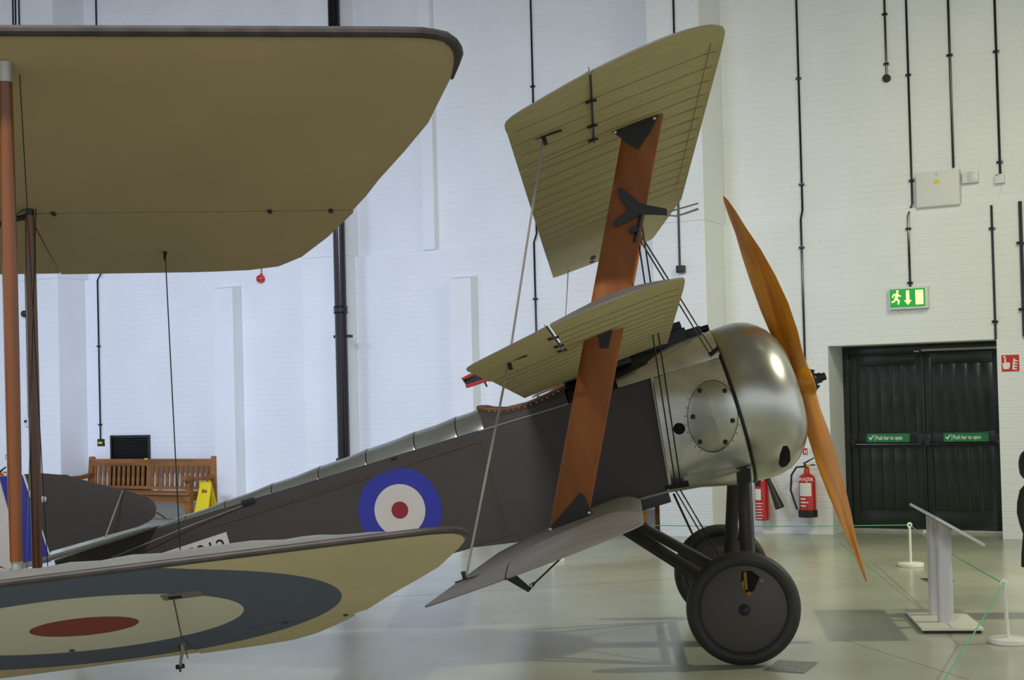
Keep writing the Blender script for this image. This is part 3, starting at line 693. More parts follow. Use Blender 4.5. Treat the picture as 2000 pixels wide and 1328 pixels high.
# ------------------------------------------------------------------ the foreground biplane (its port wings reach into the picture)
CY = R(6.2); CS = V((math.cos(CY), math.sin(CY), 0)); CFD = V((math.sin(CY), -math.cos(CY), 0)); CALF = R(17.5)
def cframe(P, dih):
    s = CS*math.cos(dih)+ZZ*math.sin(dih); c = (CFD*-math.cos(CALF)-ZZ*math.sin(CALF)); c = (c-s*c.dot(s)).normalized(); u = s.cross(c)
    return Matrix(((s.x, c.x, u.x, P.x), (s.y, c.y, u.y, P.y), (s.z, c.z, u.z, P.z), (0, 0, 0, 1)))
CP0 = CAM+ray(12, 128)*3.1; CP1 = CAM+ray(32, 1112)*3.1-ZZ*.07
MU, ML = cframe(CP0, 0), cframe(CP1, R(5))
bi = empty('biplane_aircraft', Matrix.Translation(V((CP0.x-2.4, CP0.y+.3, 0))))
tag(bi, 'olive linen winged biplane in the left foreground with round wooden struts', 'aircraft')
BI = bi.matrix_world.inverted()
# underside material with the painted roundel (flat print, in the wing's own coordinates)
def roundel_mat(name, base, cs, cc, radii, cols, rough=.75):
    m = mat(name, base, rough, var=.05, scale=3); nt = m.node_tree; n = nt.nodes; L = nt.links; b = n['Principled BSDF']
    src = b.inputs['Base Color'].links[0].from_socket
    tc = n.new('ShaderNodeTexCoord'); sx = n.new('ShaderNodeSeparateXYZ'); L.new(tc.outputs['Object'], sx.inputs[0])
    cb = n.new('ShaderNodeCombineXYZ'); L.new(sx.outputs[0], cb.inputs[0]); L.new(sx.outputs[1], cb.inputs[1])
    ds = n.new('ShaderNodeVectorMath'); ds.operation = 'DISTANCE'; ds.inputs[1].default_value = (cs, cc, 0); L.new(cb.outputs[0], ds.inputs[0])
    for r_, c_ in zip(radii, cols):
        lt = n.new('ShaderNodeMath'); lt.operation = 'LESS_THAN'; lt.inputs[1].default_value = r_; L.new(ds.outputs['Value'], lt.inputs[0])
        mx = n.new('ShaderNodeMix'); mx.data_type = 'RGBA'; L.new(lt.outputs[0], mx.inputs['Factor']); L.new(src, mx.inputs['A']); mx.inputs['B'].default_value = srgb(*c_); src = mx.outputs['Result']
    L.new(src, b.inputs['Base Color']); return m
roundel_mat('linen_roundel', (204, 188, 150), .05, .452, (.655, .40, .134), ((86, 94, 116), (214, 208, 192), (138, 54, 52)))
def ctip(s_):
    LEs = [(-9, -.13), (.86, -.13), (.94, -.127), (.985, -.11), (1.008, -.075), (1.014, -.04)]
    TEs = [(-9, 1.20), (.30, 1.195), (.44, 1.185), (.53, 1.16), (.604, 1.09), (.686, .95), (.763, .786), (.835, .58), (.90, .42), (.956, .27), (1.0, .06), (1.014, -.02)]
    def g(T):
        for (a, p), (b, q) in zip(T, T[1:]):
            if a <= s_ <= b: return p+(q-p)*(s_-a)/(b-a)
        return T[-1][1]
    return g(LEs), g(TEs)
SST = [-2.1, -1.8, -1.5, -1.2, -.9]+[-.75+.0675*i for i in range(17)]+[.36, .44, .53, .604, .645, .686, .725, .763, .80, .835, .87, .90, .93, .956, .98, 1.0, 1.01, 1.014]
SST = sorted(set(round(x, 4) for x in SST))
def cwing(part, hinge, shift, rib, mats, nu=16, defl=0, inb=-.13):
    m = MB(); rings = []
    for s_ in ([inb]+[x for x in SST if x > inb+.005] if part == 'main' else [inb+.004]+[x for x in SST if x > inb+.01]) if part != 'root' else [x for x in SST if x < inb-.01]+[inb]:
        f, b = ctip(s_); f += shift; b += shift
        c0, c1 = (f, min(b, hinge-.003)) if part == 'main' else (f, b) if part == 'root' else (hinge+.004, b)
        if c1-c0 < .004:
            if part == 'aileron': break
            c1 = c0+.004
        ch = max(.02, b-f); up, lo = [], []
        thin = min(1, (ch/1.33)**.6)
        for i in range(nu+1):
            t = (i/nu)**(1.7 if part != 'aileron' else 1); c = c0+(c1-c0)*t; u = (c-f)/1.33
            z = (.075*(1-math.exp(-u*13))*(1-min(1, u)**1.5)+.008+rib*.006*abs(math.cos(math.pi*s_/.135))*(1 if u > .02 else 0))*thin
            dz = -math.tan(defl)*(c-c0) if part == 'aileron' else 0
            up.append((s_, c, z+dz)); lo.append((s_, c, dz + (.012*math.exp(-u*40) if part != 'aileron' else 0)))
        rings.append(up+lo[::-1])
    n = len(rings[0]); m.v = [q for r in rings for q in r]
    for i in range(len(rings)-1):
        for k in range(n): m.f.append([i*n+k, i*n+(k+1) % n, (i+1)*n+(k+1) % n, (i+1)*n+k]); m.mi.append(0 if k < nu else 1)
    for i in (0, len(rings)-1):
        for k in range(nu): m.f.append([i*n+k, i*n+k+1, i*n+n-2-k, i*n+n-1-k]); m.mi.append(0)
    return m
for nm, MX, hinge, shift, under, rib, lab in (('upper_wing', MU, .772, 0, 'linen_rear', .3, 'upper wing, plain olive linen underside'), ('lower_wing', ML, .80, -.03, 'linen_roundel', 1, 'lower wing with faded roundel underneath')):
    inb = -.13 if nm == 'upper_wing' else .235
    wm_ = cwing('main', hinge, shift, rib, None, inb=inb); w2_ = cwing('root', hinge, shift, rib, None, inb=inb); o_ = len(wm_.v); wm_.v += w2_.v; wm_.f += [[i+o_ for i in f] for f in w2_.f]; wm_.mi += w2_.mi
    wo = wm_.build(nm, ['fabric_grey', under], bi, mtx=BI @ MX, angle=55, label=lab)
    ao = cwing('aileron', hinge, shift, rib, None, 6, R(.6) if nm == 'lower_wing' else R(.4), inb=inb).build('aileron', ['fabric_grey', under], bi, mtx=BI @ MX, angle=55)
    pts = [(s_, ctip(s_)[0]+shift+.004, .010) for s_ in SST]
    rad = [.0125 if nm == 'upper_wing' else .0085]*len(pts)
    if nm == 'upper_wing':
        pts += [(1.012, .0, .006), (1.004, .06, .004)]; rad += [.008, .005]
    m = MB(); m.tube(pts, rad, 10); m.build('leading_edge_strip', 'edge_dark', wo, label='dark varnished leading edge strip')
    for s_ in (-.06, .53, .70):
        m = MB(); m.box((s_-.006, hinge-.012, -.004), (s_+.006, hinge+.010, .002)); m.build('hinge', 'dark_steel', wo, bevel=.002)
    if nm == 'lower_wing':
        m = MB(); m.box((.29, .15, -.003), (.385, .215, .001)); pbx = m.build('pulley_box', 'fabric_top', wo, bevel=.001); MB().box((.305, .17, -.005), (.335, .195, -.002)).build('pulley_slot', 'dark_void', pbx, smooth=False)
uw = lambda s_, c, z=0: BI @ (MU @ V((s_, c, z)))
lw = lambda s_, c, z=0: BI @ (ML @ V((s_, c, z)))
def rod(name, p, q, r0, r1, material, ch=1, label=None, parent=bi):
    m = MB(); p, q = V(p), V(q); n = 7; m.tube([p.lerp(q, i/n) for i in range(n+1)], [r0+(r1-r0)*math.sin(math.pi*i/n) for i in range(n+1)], 16, flat=(CFD, .62) if ch > 1 else None)
    return m.build(name, material, parent, label=label)
ft, fb = uw(0, 0, -.02), BI @ (CAM+ray(32, 1096)*3.1)
fs_ = rod('interplane_strut', ft, fb, .0140, .0168, 'strut_wood_gloss', label='round varnished wooden strut')
m = MB(); m.tube([ft+V((0, 0, .025)), ft+V((0, 0, .0)), ft+V((0, 0, -.02))], [.017, .016, .015], 12); m.build('strut_socket', 'zinc', fs_)
m = MB(); m.tube([fb+V((0, 0, .012)), fb+V((0, 0, -.03)), fb+V((0, 0, -.05))], [.012, .011, .022], 12); m.build('strut_socket', 'zinc', fs_)
rt, rb_ = uw(-.118, .752, -.015), BI @ hit(73, 1108, CP0+CFD*-.72, CFD)
rod('interplane_strut', rt, rb_+(rb_-rt)*.06, .0130, .0155, 'strut_wood_gloss', label='round varnished wooden strut')
m = MB(); m.tube([rt+V((0, 0, .02)), rt+V((0, 0, -.03))], .012, 8).tube([rt+V((0, 0, .0)), rt+V((-.05, -.02, -.015)), rt+V((-.13, -.05, -.05))], .008, 8); m.build('strut_fitting', 'black_paint', bi)
rod('aileron_cable', uw(.205, 1.04, -.0), lw(.215, 1.03, .02), .0018, .0018, 'dark_steel')
m = MB(); m.tube([uw(.205, 1.04, .0), uw(.205, 1.035, -.03)], [.006, .003], 8); m.build('cable_horn', 'dark_steel', bi)
hb = BI @ hit(352, 1303, CP1+CFD*-.95, CFD)
m = MB(); m.tube([lw(.225, .93, 0), hb], [.0055, .0045], 8); m.build('control_horn', 'cable_pale', bi, bevel=0)
m = MB(); m.tube([hb+V((-.012, 0, 0)), hb+V((.012, 0, .004))], .007, 8).tube([hb, hb+V((0, 0, -.014))], .003, 6); m.build('horn_fitting', 'dark_steel', bi)
m = MB(); m.tube([lw(.315, .19, -.004), lw(.275, .55, -.035), lw(.235, .93, -.045)], .0018, 6); m.build('control_cable', 'dark_steel', bi)
m = MB(); m.tube([lw(.205, .97, -.0), lw(.21, 1.0, -.03), hb+V((0, 0, .01))], .0015, 6); m.build('control_cable', 'dark_steel', bi)
rod('bracing_wire', uw(.02, .04, 0), lw(-.10, .74, .03), .0012, .0012, 'dark_steel'); rod('bracing_wire', uw(-.1, .74, 0), lw(.01, .05, .06), .0012, .0012, 'dark_steel')
rod('bracing_wire', uw(-.13, .74, 0), lw(-2.0, .7, .0), .0015, .0015, 'dark_steel'); rod('bracing_wire', uw(-2.0, .1, 0), lw(.0, .03, .06), .0015, .0015, 'dark_steel')
rod('bracing_wire', uw(0, .02, 0), lw(-2.0, .05, .0), .0015, .0015, 'dark_steel')
m = MB(); m.tube([fb+V((-.05, .02, -.02)), fb+V((-.025, .01, -.025)), fb+V((0, 0, -.035))], .006, 8); m.build('wire_fitting', 'cable_pale', bi)
# its fuselage, nose and wheels stand just outside the frame
fc = lambda s_, c, z: lw(-2.44+s_, c, z)
m = MB(); rings = []
for c, hw_, z0, z1 in ((-.55, .36, -.1, .78), (.0, .37, -.08, .82), (.9, .34, -.03, .86), (2.2, .2, .12, .66), (4.1, .03, .36, .52)):
    rings.append([fc(hw_*math.copysign(abs(math.cos(t))**.45, math.cos(t)), c, (z0+z1)/2+(z1-z0)/2*math.copysign(abs(math.sin(t))**.5, math.sin(t))) for t in [2*math.pi*i/24 for i in range(24)]])
m.loft(rings); m.build('fuselage', 'fabric_dark', bi)
ax_ = fc(0, -1, .36)-fc(0, 0, .36)
m = MB(); m.lathe([(.5, .45), (.7, .47), (.86, .44), (.95, .36), (.97, .28), (.9, .26)], fc(0, 0, .36), ax_, 40); m.build('engine_cowl', 'aluminium', bi)
for sd in (1, -1):
    wc = fc(sd*.75, -.35, 0); wc.z = .35
    m = MB(); m.lathe([(math.cos(t)*.042, .308+math.sin(t)*.042) for t in [2*math.pi*i/14 for i in range(15)]], wc, CS, 40); wh = m.build('wheel', 'rubber', bi)
    m = MB(); m.lathe([(-.05, .0005), (-.05, .1), (-.02, .28), (.02, .28), (.05, .1), (.05, .0005)], wc, CS, 40); m.build('wheel_cover', 'wheel_cover', wh)
    for c in (-.55, .3):
        m = MB(); m.tube([fc(sd*.3, c, -.08), wc+CS*(-sd*.08)], .025, 8); m.build('gear_leg', 'gear_paint', bi)
m = MB(); q0, q1 = fc(.75, -.35, 0), fc(-.75, -.35, 0); q0.z = q1.z = .35; m.tube([q0, q1], .02, 8); m.build('axle', 'gear_paint', bi)

# ------------------------------------------------------------------ doors in the back wall
dr = empty('door_1', WMAT @ Matrix.Translation((D0, JAMB, 0))); tag(dr, 'dark green double fire doors with push bars', kind='structure')
DW = D1-D0
m = MB(); m.box((.005, -.02, 0), (.07, .11, DH-.005)).box((DW-.07, -.02, 0), (DW-.005, .11, DH-.005)).box((.07, -.02, DH-.10), (DW-.07, .11, DH-.005)); m.build('door_frame', 'door_green', dr, bevel=.004)
m = MB(); m.box((.005, -.06, 0), (DW-.005, .0, .03)); m.build('threshold', 'zinc', dr, bevel=.004)
LW = (DW-.14-.012)/2
for k in (0, 1):
    x0 = .072+k*(LW+.008); leaf = MB().box((x0, .03, .035), (x0+LW, .075, DH-.105)).build('door_leaf', 'door_green', dr, bevel=.003)
    st = .085
    def rail(a, b, c, d): MB().box((x0+a, .008, c), (x0+b, .031, d)).build('rail', 'door_green', leaf, bevel=.004)
    rail(0, st, .035, DH-.105); rail(LW-st, LW, .035, DH-.105); rail(st, LW-st, DH-.105-.13, DH-.105); rail(st, LW-st, .98, 1.16); rail(st, LW-st, .035, .25)
    nb = 5; bw = (LW-2*st-.004)/nb
    for j in range(nb):
        for z0, z1 in ((.252, .978), (1.162, DH-.237)):
            MB().box((x0+st+.002+j*bw+.007, .018, z0), (x0+st+.002+(j+1)*bw-.007, .031, z1)).build('board', 'door_green', leaf, bevel=.004)
    for xx in (x0+.04, x0+LW-.04):
        MB().box((xx-.036, -.03, .985), (xx+.036, .008, 1.14)).box((xx-.024, -.075, 1.0), (xx+.024, -.03, 1.07)).build('push_bar_housing', 'black_paint', leaf, bevel=.005)
    m = MB(); m.tube([(x0+.04, -.065, 1.02), (x0+LW-.04, -.065, 1.02)], .016, 10); m.build('push_bar', 'black_gloss', leaf)
    sx = x0+LW/2-.24+(.02 if k else .0)
    sg = MB().box((sx, .000, 1.045), (sx+.50, .008, 1.145)).build('door_sign', 'sign_green', leaf, smooth=False, label='green push bar to open sign')
    text_mesh('lettering', 'Push bar to open', .068, 'sign_white', sg, Matrix.Translation((sx+.105, -.0005, 1.075)) @ Matrix.Rotation(R(90), 4, 'X') @ Matrix.Diagonal((.66, 1, 1, 1)), bold=.0008)
    m = MB(); m.prism([(sx+.02, -.001, 1.098), (sx+.03, -.001, 1.108), (sx+.042, -.001, 1.09), (sx+.07, -.001, 1.128), (sx+.08, -.001, 1.12), (sx+.043, -.001, 1.068)], (0, .002, 0)).box((sx+.09, -.001, 1.055), (sx+.094, .001, 1.135)); m.build('tick_mark', 'sign_white', sg, smooth=False)
m = MB(); m.box((DW/2-.012, -.02, .035), (DW/2+.012, .03, DH-.1)); m.build('meeting_strip', 'black_paint', dr, bevel=.003)
m = MB(); m.box((DW/2, -.05, DH-.085), (DW-.08, -.02, DH-.06)); m.build('door_closer_rail', 'zinc', dr, bevel=.004)
m = MB(); m.box((DW/2-.09, -.03, DH-.09), (DW/2-.03, -.018, DH-.075)); m.build('brass_plate', 'yellow', dr)
m = MB(); m.lathe([(0, .022), (.03, .02), (.035, .0005)], (DW/2-.02, -.08, .0), (0, 0, 1), 12); m.build('door_stop', 'sign_white', dr)

# ------------------------------------------------------------------ wall fittings
def conduit(label, pts, r=.0125, saddles=(), material='pipe_black', group=None, name='conduit'):
    p0 = V(pts[0]); t = wthing(name, p0); tag(t, label, 'pipe', group)
    MB().tube([V(p)-p0 for p in pts], r, 8).build('pipe', material, t)
    for z in saddles:
        q = None
        for a, b in zip(pts, pts[1:]):
            a, b = V(a), V(b)
            if min(a.z, b.z) <= z <= max(a.z, b.z) and abs(a.z-b.z) > 1e-6: q = a.lerp(b, (z-a.z)/(b.z-a.z))
        if q is None: continue
        q -= p0
        MB().box((q.x-r*2.4, q.y-r-.004, q.z-.012), (q.x+r*2.4, q.y+r+.004, q.z+.012)).build('saddle', material, t, bevel=.003)
    return t
yu, yl = .08-.018, -.018
def ledge_pipe(t, top, bot, up_shift=0): return [(t, yu, top), (t, yu, LEDGE+.10), (t, yl, LEDGE-.02), (t, yl, bot)]
conduit('thin black conduit dropping behind the top wing of the triplane', ledge_pipe(-3.80, 8.6, .7), saddles=(5.72, 2.95))
conduit('black conduit left of the propeller tip, dropping beside the pier', ledge_pipe(-.27, 8.3, 1.72), saddles=(5.35, 4.1, 3.35, 1.95))
c4 = Wl(1731, 100, -.08)
rb4 = conduit('short black conduit ending in a round black box high on the wall', [(c4.x, yu, 8.2), (c4.x, yu, 5.25)], saddles=(5.38, 5.95))
m = MB(); m.lathe([(0, .045), (.035, .045), (.04, .038), (.04, .0005)], (0, .012, 5.215-8.2), (0, -1, 0), 20); m.build('round_box', 'black_paint', rb4)
conduit('black conduit running down to the green exit sign', [(1.0, yu, 8.2), (1.0, yu, LEDGE+.06), (.965, yl, LEDGE-.08), (.965, yl, 2.815)], saddles=(5.22, 4.02, 3.47, 2.86))
c6 = Wl(1857, 150, -.08).x
conduit('black conduit running down to the grey switch panel', [(c6, yu, 8.2), (c6, yu, 4.12)], r=.014, saddles=(5.38, 6.1))
c7 = Wl(1944.5, 50, -.08).x
conduit('black conduit ending at a small white box near the right edge', [(c7, yu, 8.2), (c7, yu, 4.0)], r=.014, saddles=(5.35, 4.13))
conduit('black conduit dropping onto the top right corner of the doors', [(1.866, yl, 3.655), (1.866, yl, DH)], r=.0135, saddles=(3.40, 2.38))
conduit('thick black conduit low at the right edge of the wall', [(2.165, yl-.01, 3.67), (2.165, yl-.01, 2.2)], r=.02, saddles=(3.22, 2.5))
cl = -11.50
lj = conduit('black conduit ending in a black switch box left of the bench', ledge_pipe(cl, 8.8, 1.2), saddles=(2.65, 1.43))
m = MB(); m.box((-.085, .075-.14, 1.09-8.8), (.075, -.06, 1.205-8.8)); jb = m.build('switch_box', 'black_paint', lj, bevel=.006)
MB().box((-.065, -.067, 1.13-8.8), (.02, -.062, 1.162-8.8)).build('warning_label', 'yellow', jb, smooth=False)
pe = PIERS[2][2]
a, b2 = Wl(1316.5, 10, pe+.015), Wl(1327.5, 519, pe+.015)
pc = conduit('black conduit on the white pier behind the top wing tip', [(a.x, -pe-.015, 8.2), (b2.x, -pe-.015, b2.z)], saddles=(5.2,))
MB().box((-.048, -.055, b2.z-.085-8.2), (.048, .012, b2.z-8.2)).build('switch_box', 'black_paint', pc, bevel=.006)
pa = PIERS[0][2]
for x_, lab in ((25, 'leftmost of three thin conduits at the top left corner'), (30, 'middle of three thin conduits at the top left corner'), (37, 'rightmost of three thin conduits at the top left corner')):
    p = Wl(x_, 20, pa+.015); conduit(lab, [(p.x, -pa-.015, 8.9), (p.x, -pa-.015, 4.6)], r=.011)
p, q = Wl(51, 560, pa+.015), Wl(57, 815, pa+.015)
lc = conduit('black conduit seen between the two wooden struts', [(p.x, -pa-.02, 4.3), (q.x, -pa-.02, q.z)], r=.018)
MB().box((-.05, -.03, q.z-.14-4.3), (.05, .02, q.z-4.3)).build('socket_box', 'box_white', lc, bevel=.006)
MB().lathe([(0, .02), (.03, .018), (.035, .0005)], (-.015, -.03, q.z-.06-4.3), (0, -1, 0), 12).build('socket_knob', 'black_paint', lc)
z_ = Wl(50, 613, pa+.02); MB().lathe([(0, .05), (.05, .05), (.06, .04), (.06, .0005)], (z_.x-p.x, .0, z_.z-4.3), (0, -1, 0), 16).build('round_box', 'black_paint', lc)
# drain pipe
dx = Wl(668, 700, PIERS[1][2]+.10).x; dy = -PIERS[1][2]-.105
dp = wthing('drain_pipe', V((dx, dy, 0))); tag(dp, 'thick glossy black drain pipe running up the white wall', 'pipe')
MB().tube([(0, 0, .0), (0, 0, 9)], .083, 24).build('pipe', 'pipe_black', dp)
for z in (2.94, 6.6):
    MB().lathe([(-.05, .085), (-.05, .098), (-.035, .102), (-.03, .095), (.03, .095), (.035, .102), (.05, .098), (.05, .085)], (0, 0, z), (0, 0, 1), 24).build('collar', 'pipe_black', dp)
for z in (2.58, .9, 5.2):
    MB().box((-.12, -.02, z-.02), (.12, .105, z+.02)).build('bracket', 'pipe_black', dp, bevel=.006)
# fire bell
bp_ = Wl(512, 545, 0); be = wthing('fire_bell', bp_); tag(be, 'small red round fire bell high on the white wall', 'alarm bell')
MB().lathe([(0, .055), (.05, .058), (.075, .05), (.09, .03), (.095, .0005)], (0, 0, 0), (0, -1, 0), 24).build('dome', 'ext_red', be)
MB().tube([(0, -.015, .0), (0, -.015, .16)], .008, 8).box((-.015, -.03, .05), (.015, 0, .08)).build('stem', 'ext_red', be)
# louvre
lv = wthing('louvre_vent', V((-11.29, 0, .42))); tag(lv, 'black slatted louvre vent behind the wooden bench', 'vent')
MB().box((0, -.03, 0), (.03, 0, .84)).box((.78, -.03, 0), (.81, 0, .84)).box((.03, -.03, .81), (.78, 0, .84)).box((.03, -.03, 0), (.78, 0, .03)).box((.03, -.008, .03), (.78, 0, .81)).build('vent_frame', 'louvre_black', lv, bevel=.003)
me_ = None
for k in range(22):
    z = .045+.0352*k
    if me_ is None:
        so = MB().prism([(.03, -.006, 0), (.03, -.03, -.012), (.03, -.032, -.006), (.03, -.008, .012)], (.75, 0, 0)).build('slat', 'louvre_black', lv, smooth=False); me_ = so
    else: so = me_.copy(); COL.objects.link(so)
    so.location = (0, 0, z)
# switch panel
sp0 = Wl(1791, 334, -.08+.1); sp1 = Wl(1874, 403, .02)
pn = wthing('switch_panel', V((1.07, .08, 3.69))); tag(pn, 'grey white electrical switch panel with yellow warning sticker', 'switch panel')
MB().box((0, -.13, 0), (.47, 0, .40)).build('cabinet', 'box_white', pn, bevel=.006)
MB().box((.008, -.138, .008), (.462, -.129, .392)).build('cabinet_door', 'box_white', pn, bevel=.004)
MB().box((.2, -.141, .255), (.26, -.137, .29)).build('warning_label', 'yellow', pn, smooth=False); MB().lathe([(0, .012), (.006, .012), (.007, .0005)], (.23, -.138, .36), (0, -1, 0), 10).build('lock', 'zinc', pn)
MB().prism([(.215, -.1415, .29), (.245, -.1415, .29), (.23, -.1415, .305)], (0, .003, 0)).build('warning_triangle', 'yellow', pn, smooth=False)
b_ = wthing('junction_box', V((1.56, .08, 3.93))); tag(b_, 'small white box right of the electrical switch panel', 'junction box')
MB().box((0, -.06, 0), (.17, 0, .125)).build('case', 'box_white', b_, bevel=.005); MB().box((.055, -.064, .008), (.165, -.059, .117)).build('cover', 'alu_post', b_, bevel=.003)
b_ = wthing('junction_box', V((c7-.055, .08, 3.895))); tag(b_, 'small white sensor box under a black conduit at right', 'junction box')
MB().box((0, -.06, 0), (.105, 0, .10)).build('case', 'box_white', b_, bevel=.006); MB().box((.01, -.064, .085), (.05, -.058, .097)).build('indicator', 'lit_green', b_, smooth=False)
MB().tube([(.05, -.01, 0), (.06, -.008, -.06), (.04, -.006, -.12), (.02, -.004, -.16)], .003, 6).build('cable', 'box_white', b_)
# exit sign
es = wthing('exit_sign', V((.735, 0, 2.565))); tag(es, 'lit green exit sign with running figure over the doors', 'sign')
MB().box((0, -.085, 0), (.435, 0, .245)).build('housing', 'box_white', es, bevel=.01)
MB().box((.016, -.089, .022), (.405, -.084, .225)).build('face', 'lit_green', es, smooth=False)
def pic(name, polys, y, material, parent, x0=0, z0=0, sc_=1):
    m = MB()
    for P_ in polys: m.prism([(x0+a*sc_, y, z0+c*sc_) for a, c in P_], (0, .002, 0))
    return m.build(name, material, parent, smooth=False)
pic('arrow', [[(.215, .045), (.255, .095), (.232, .095), (.232, .205), (.198, .205), (.198, .095), (.175, .095)]], -.091, 'lit_yellow', es)
pic('door_symbol', [[(.30, .045), (.385, .045), (.385, .205), (.30, .205)]], -.091, 'lit_yellow', es)
pic('running_figure', [[(.095, .19), (.11, .19), (.118, .2), (.11, .212), (.095, .212), (.088, .2)], [(.07, .175), (.105, .185), (.118, .16), (.14, .15), (.138, .14), (.11, .147), (.1, .12), (.125, .095), (.115, .055), (.1, .058), (.105, .09), (.08, .11), (.07, .085), (.035, .075), (.032, .088), (.06, .097), (.075, .14), (.078, .16), (.06, .155), (.05, .13), (.04, .135), (.052, .168)]], -.091, 'lit_yellow', es)
# fire call sign
fsn = wthing('fire_call_sign', V((1.905, 0, 1.825))); tag(fsn, 'red fire alarm sign with pressing hand and flames beside the doors', 'sign')
MB().box((0, -.006, 0), (.20, 0, .195)).build('plate', 'sign_white', fsn, smooth=False); MB().box((.012, -.0075, .004), (.196, -.005, .184)).build('red_field', 'sign_red', fsn, smooth=False)
pic('hand_symbol', [[(.03, .03), (.085, .03), (.10, .06), (.10, .10), (.06, .105), (.058, .15), (.042, .15), (.042, .09), (.025, .10), (.02, .09)], [(.025, .17), (.045, .175), (.06, .165), (.055, .155), (.035, .158)]], -.009, 'sign_white', fsn)
pic('flame_symbol', [[(.12+dx, .025+dz), (.17+dx, .02+dz), (.175+dx, .03+dz), (.15+dx, .035+dz), (.13+dx, .06+dz)] for dx, dz in ((0, 0), (.003, .03), (.006, .06), (.012, .09))], -.009, 'sign_white', fsn)
# extinguisher instruction plates
def info_plate(pos, label):
    t = wthing('instruction_sign', V(pos)); tag(t, label, 'sign')
    MB().box((0, -.004, 0), (.15, 0, .085)).build('plate', 'sign_white', t, smooth=False); MB().box((.004, -.0055, .004), (.06, -.0035, .081)).build('red_field', 'sign_red', t, smooth=False)
    pic('extinguisher_symbol', [[(.02, .02), (.032, .02), (.032, .06), (.02, .06)], [(.04, .015), (.05, .015), (.05, .065), (.04, .055)]], -.007, 'sign_white', t)
    for k in range(4): MB().box((.07, -.005, .015+.017*k), (.14, -.0035, .021+.017*k)).build('text_line', 'alu_post', t, smooth=False)
ip = Wl(1568, 889, 0); info_plate((ip.x, 0, ip.z), 'small red and white instruction sign above the right extinguisher')
ip = Wl(11, 898, pa); info_plate((ip.x, -pa, ip.z), 'small red and white sign left of the wooden strut')
# fire extinguishers
def extinguisher(label, pos, h, r, kind):
    t = wthing('fire_extinguisher', V(pos)); tag(t, label, 'fire extinguisher')
    body = MB().lathe([(0, .0005), (0, r-.01), (.01, r), (h-.07, r), (h-.03, r*.82), (h, .035), (h+.06, .03), (h+.06, .0005)], (0, 0, 0), (0, 0, 1), 32).build('cylinder_body', 'ext_red', t)
    MB().tube([(-.0, 0, h+.06), (.0, 0, h+.09)], .02, 10).box((-.03, -.02, h+.085), (.10, .02, h+.10)).prism([(-.03, -.015, h+.10), (.09, -.015, h+.17), (.085, -.015, h+.18), (-.04, -.015, h+.115)], (0, .03, 0)).build('valve_handle', 'black_paint', t)
    MB().lathe([(0, .014), (.045, .014), (.05, .0005)], (.01, -.015, h+.085), (.9, -.4, 0), 10).build('safety_pin', 'yellow', t)
    MB().tube([(r*.9*math.cos(a), -r*1.004, 0) for a in (1,)]+[(0, -r, 0)], .001, 3)
    def wrap(name, a0, a1, z0, z1, off, material, par):
        m = MB(); rows = []
        for i in range(9):
            a = a0+(a1-a0)*i/8; rows.append([((r+off)*math.sin(a), -(r+off)*math.cos(a), z0), ((r+off)*math.sin(a), -(r+off)*math.cos(a), z1)])
        m.loft(rows, closed=False, caps=False); return m.build(name, material, par)
    if kind == 'water':
        MB().lathe([(-.005, .0005), (-.005, r+.006), (.0, r+.012), (.075, r+.012), (.08, r+.002)], (0, 0, -.002), (0, 0, 1), 32).build('base_skirt', 'black_paint', t)
        lb = wrap('label_panel', -.75, .75, .24, .39, .0012, 'sign_white', body)
        for k in range(5): wrap('label_text', -.6, .6-.1*(k % 3), .262+.024*k, .268+.024*k, .002, 'alu_post', lb)
        text_mesh('lettering', 'WATER', .052, 'sign_white', body, Matrix.Translation((-.075, -r-.001, .415)) @ Matrix.Rotation(R(90), 4, 'X'), bold=.001)
        for k in range(3): wrap('label_text', -.7, .1+.25*(k % 2), .12+.04*k, .135+.04*k, .0012, 'sign_white', body)
        MB().tube([(-.02, -.01, h+.075), (-.11, -.03, h+.07), (-.17, -.04, h-.02), (-.185, -.04, h-.2), (-.15, -.05, .2), (-.11, -.05, .08)], .012, 8).build('hose', 'black_paint', t)
    else:
        wrap('label_panel', -.9, .2, .24, .37, .0012, 'sign_white', body); wrap('black_panel', -.9, .2, .40, .47, .0012, 'black_paint', body)
        for k in range(6): wrap('label_text', -.8, .3+.1*(k % 2), .02+.035*k, .03+.035*k, .0012, 'sign_white', body)
        MB().lathe([(0, .022), (.08, .026), (.38, .055), (.38, .046), (.1, .015)], (.09, -.03, h-.02), (.42, -.1, -1), 20).build('discharge_horn', 'black_paint', t)
        MB().tube([(.0, 0, h+.08), (.06, -.02, h+.06), (.09, -.03, h-.02)], .014, 8).build('hose', 'black_paint', t)
    MB().box((-.03, r, h-.2), (.03, r+.06, h-.14)).build('wall_bracket', 'black_paint', t)
    return t
extinguisher('red water extinguisher with black hose, right of the wheel leg', (-.245, -.16, .225), .50, .098, 'water')
extinguisher('red extinguisher with black horn, half hidden behind the wheel leg', (-.80, -.14, .17), .52, .082, 'gas')
e3 = Wl(4, 934, pa+.14)
extinguisher('fire extinguisher peeping out at the left edge behind the strut', (e3.x, -pa-.14, e3.z-.5), .50, .095, 'water')

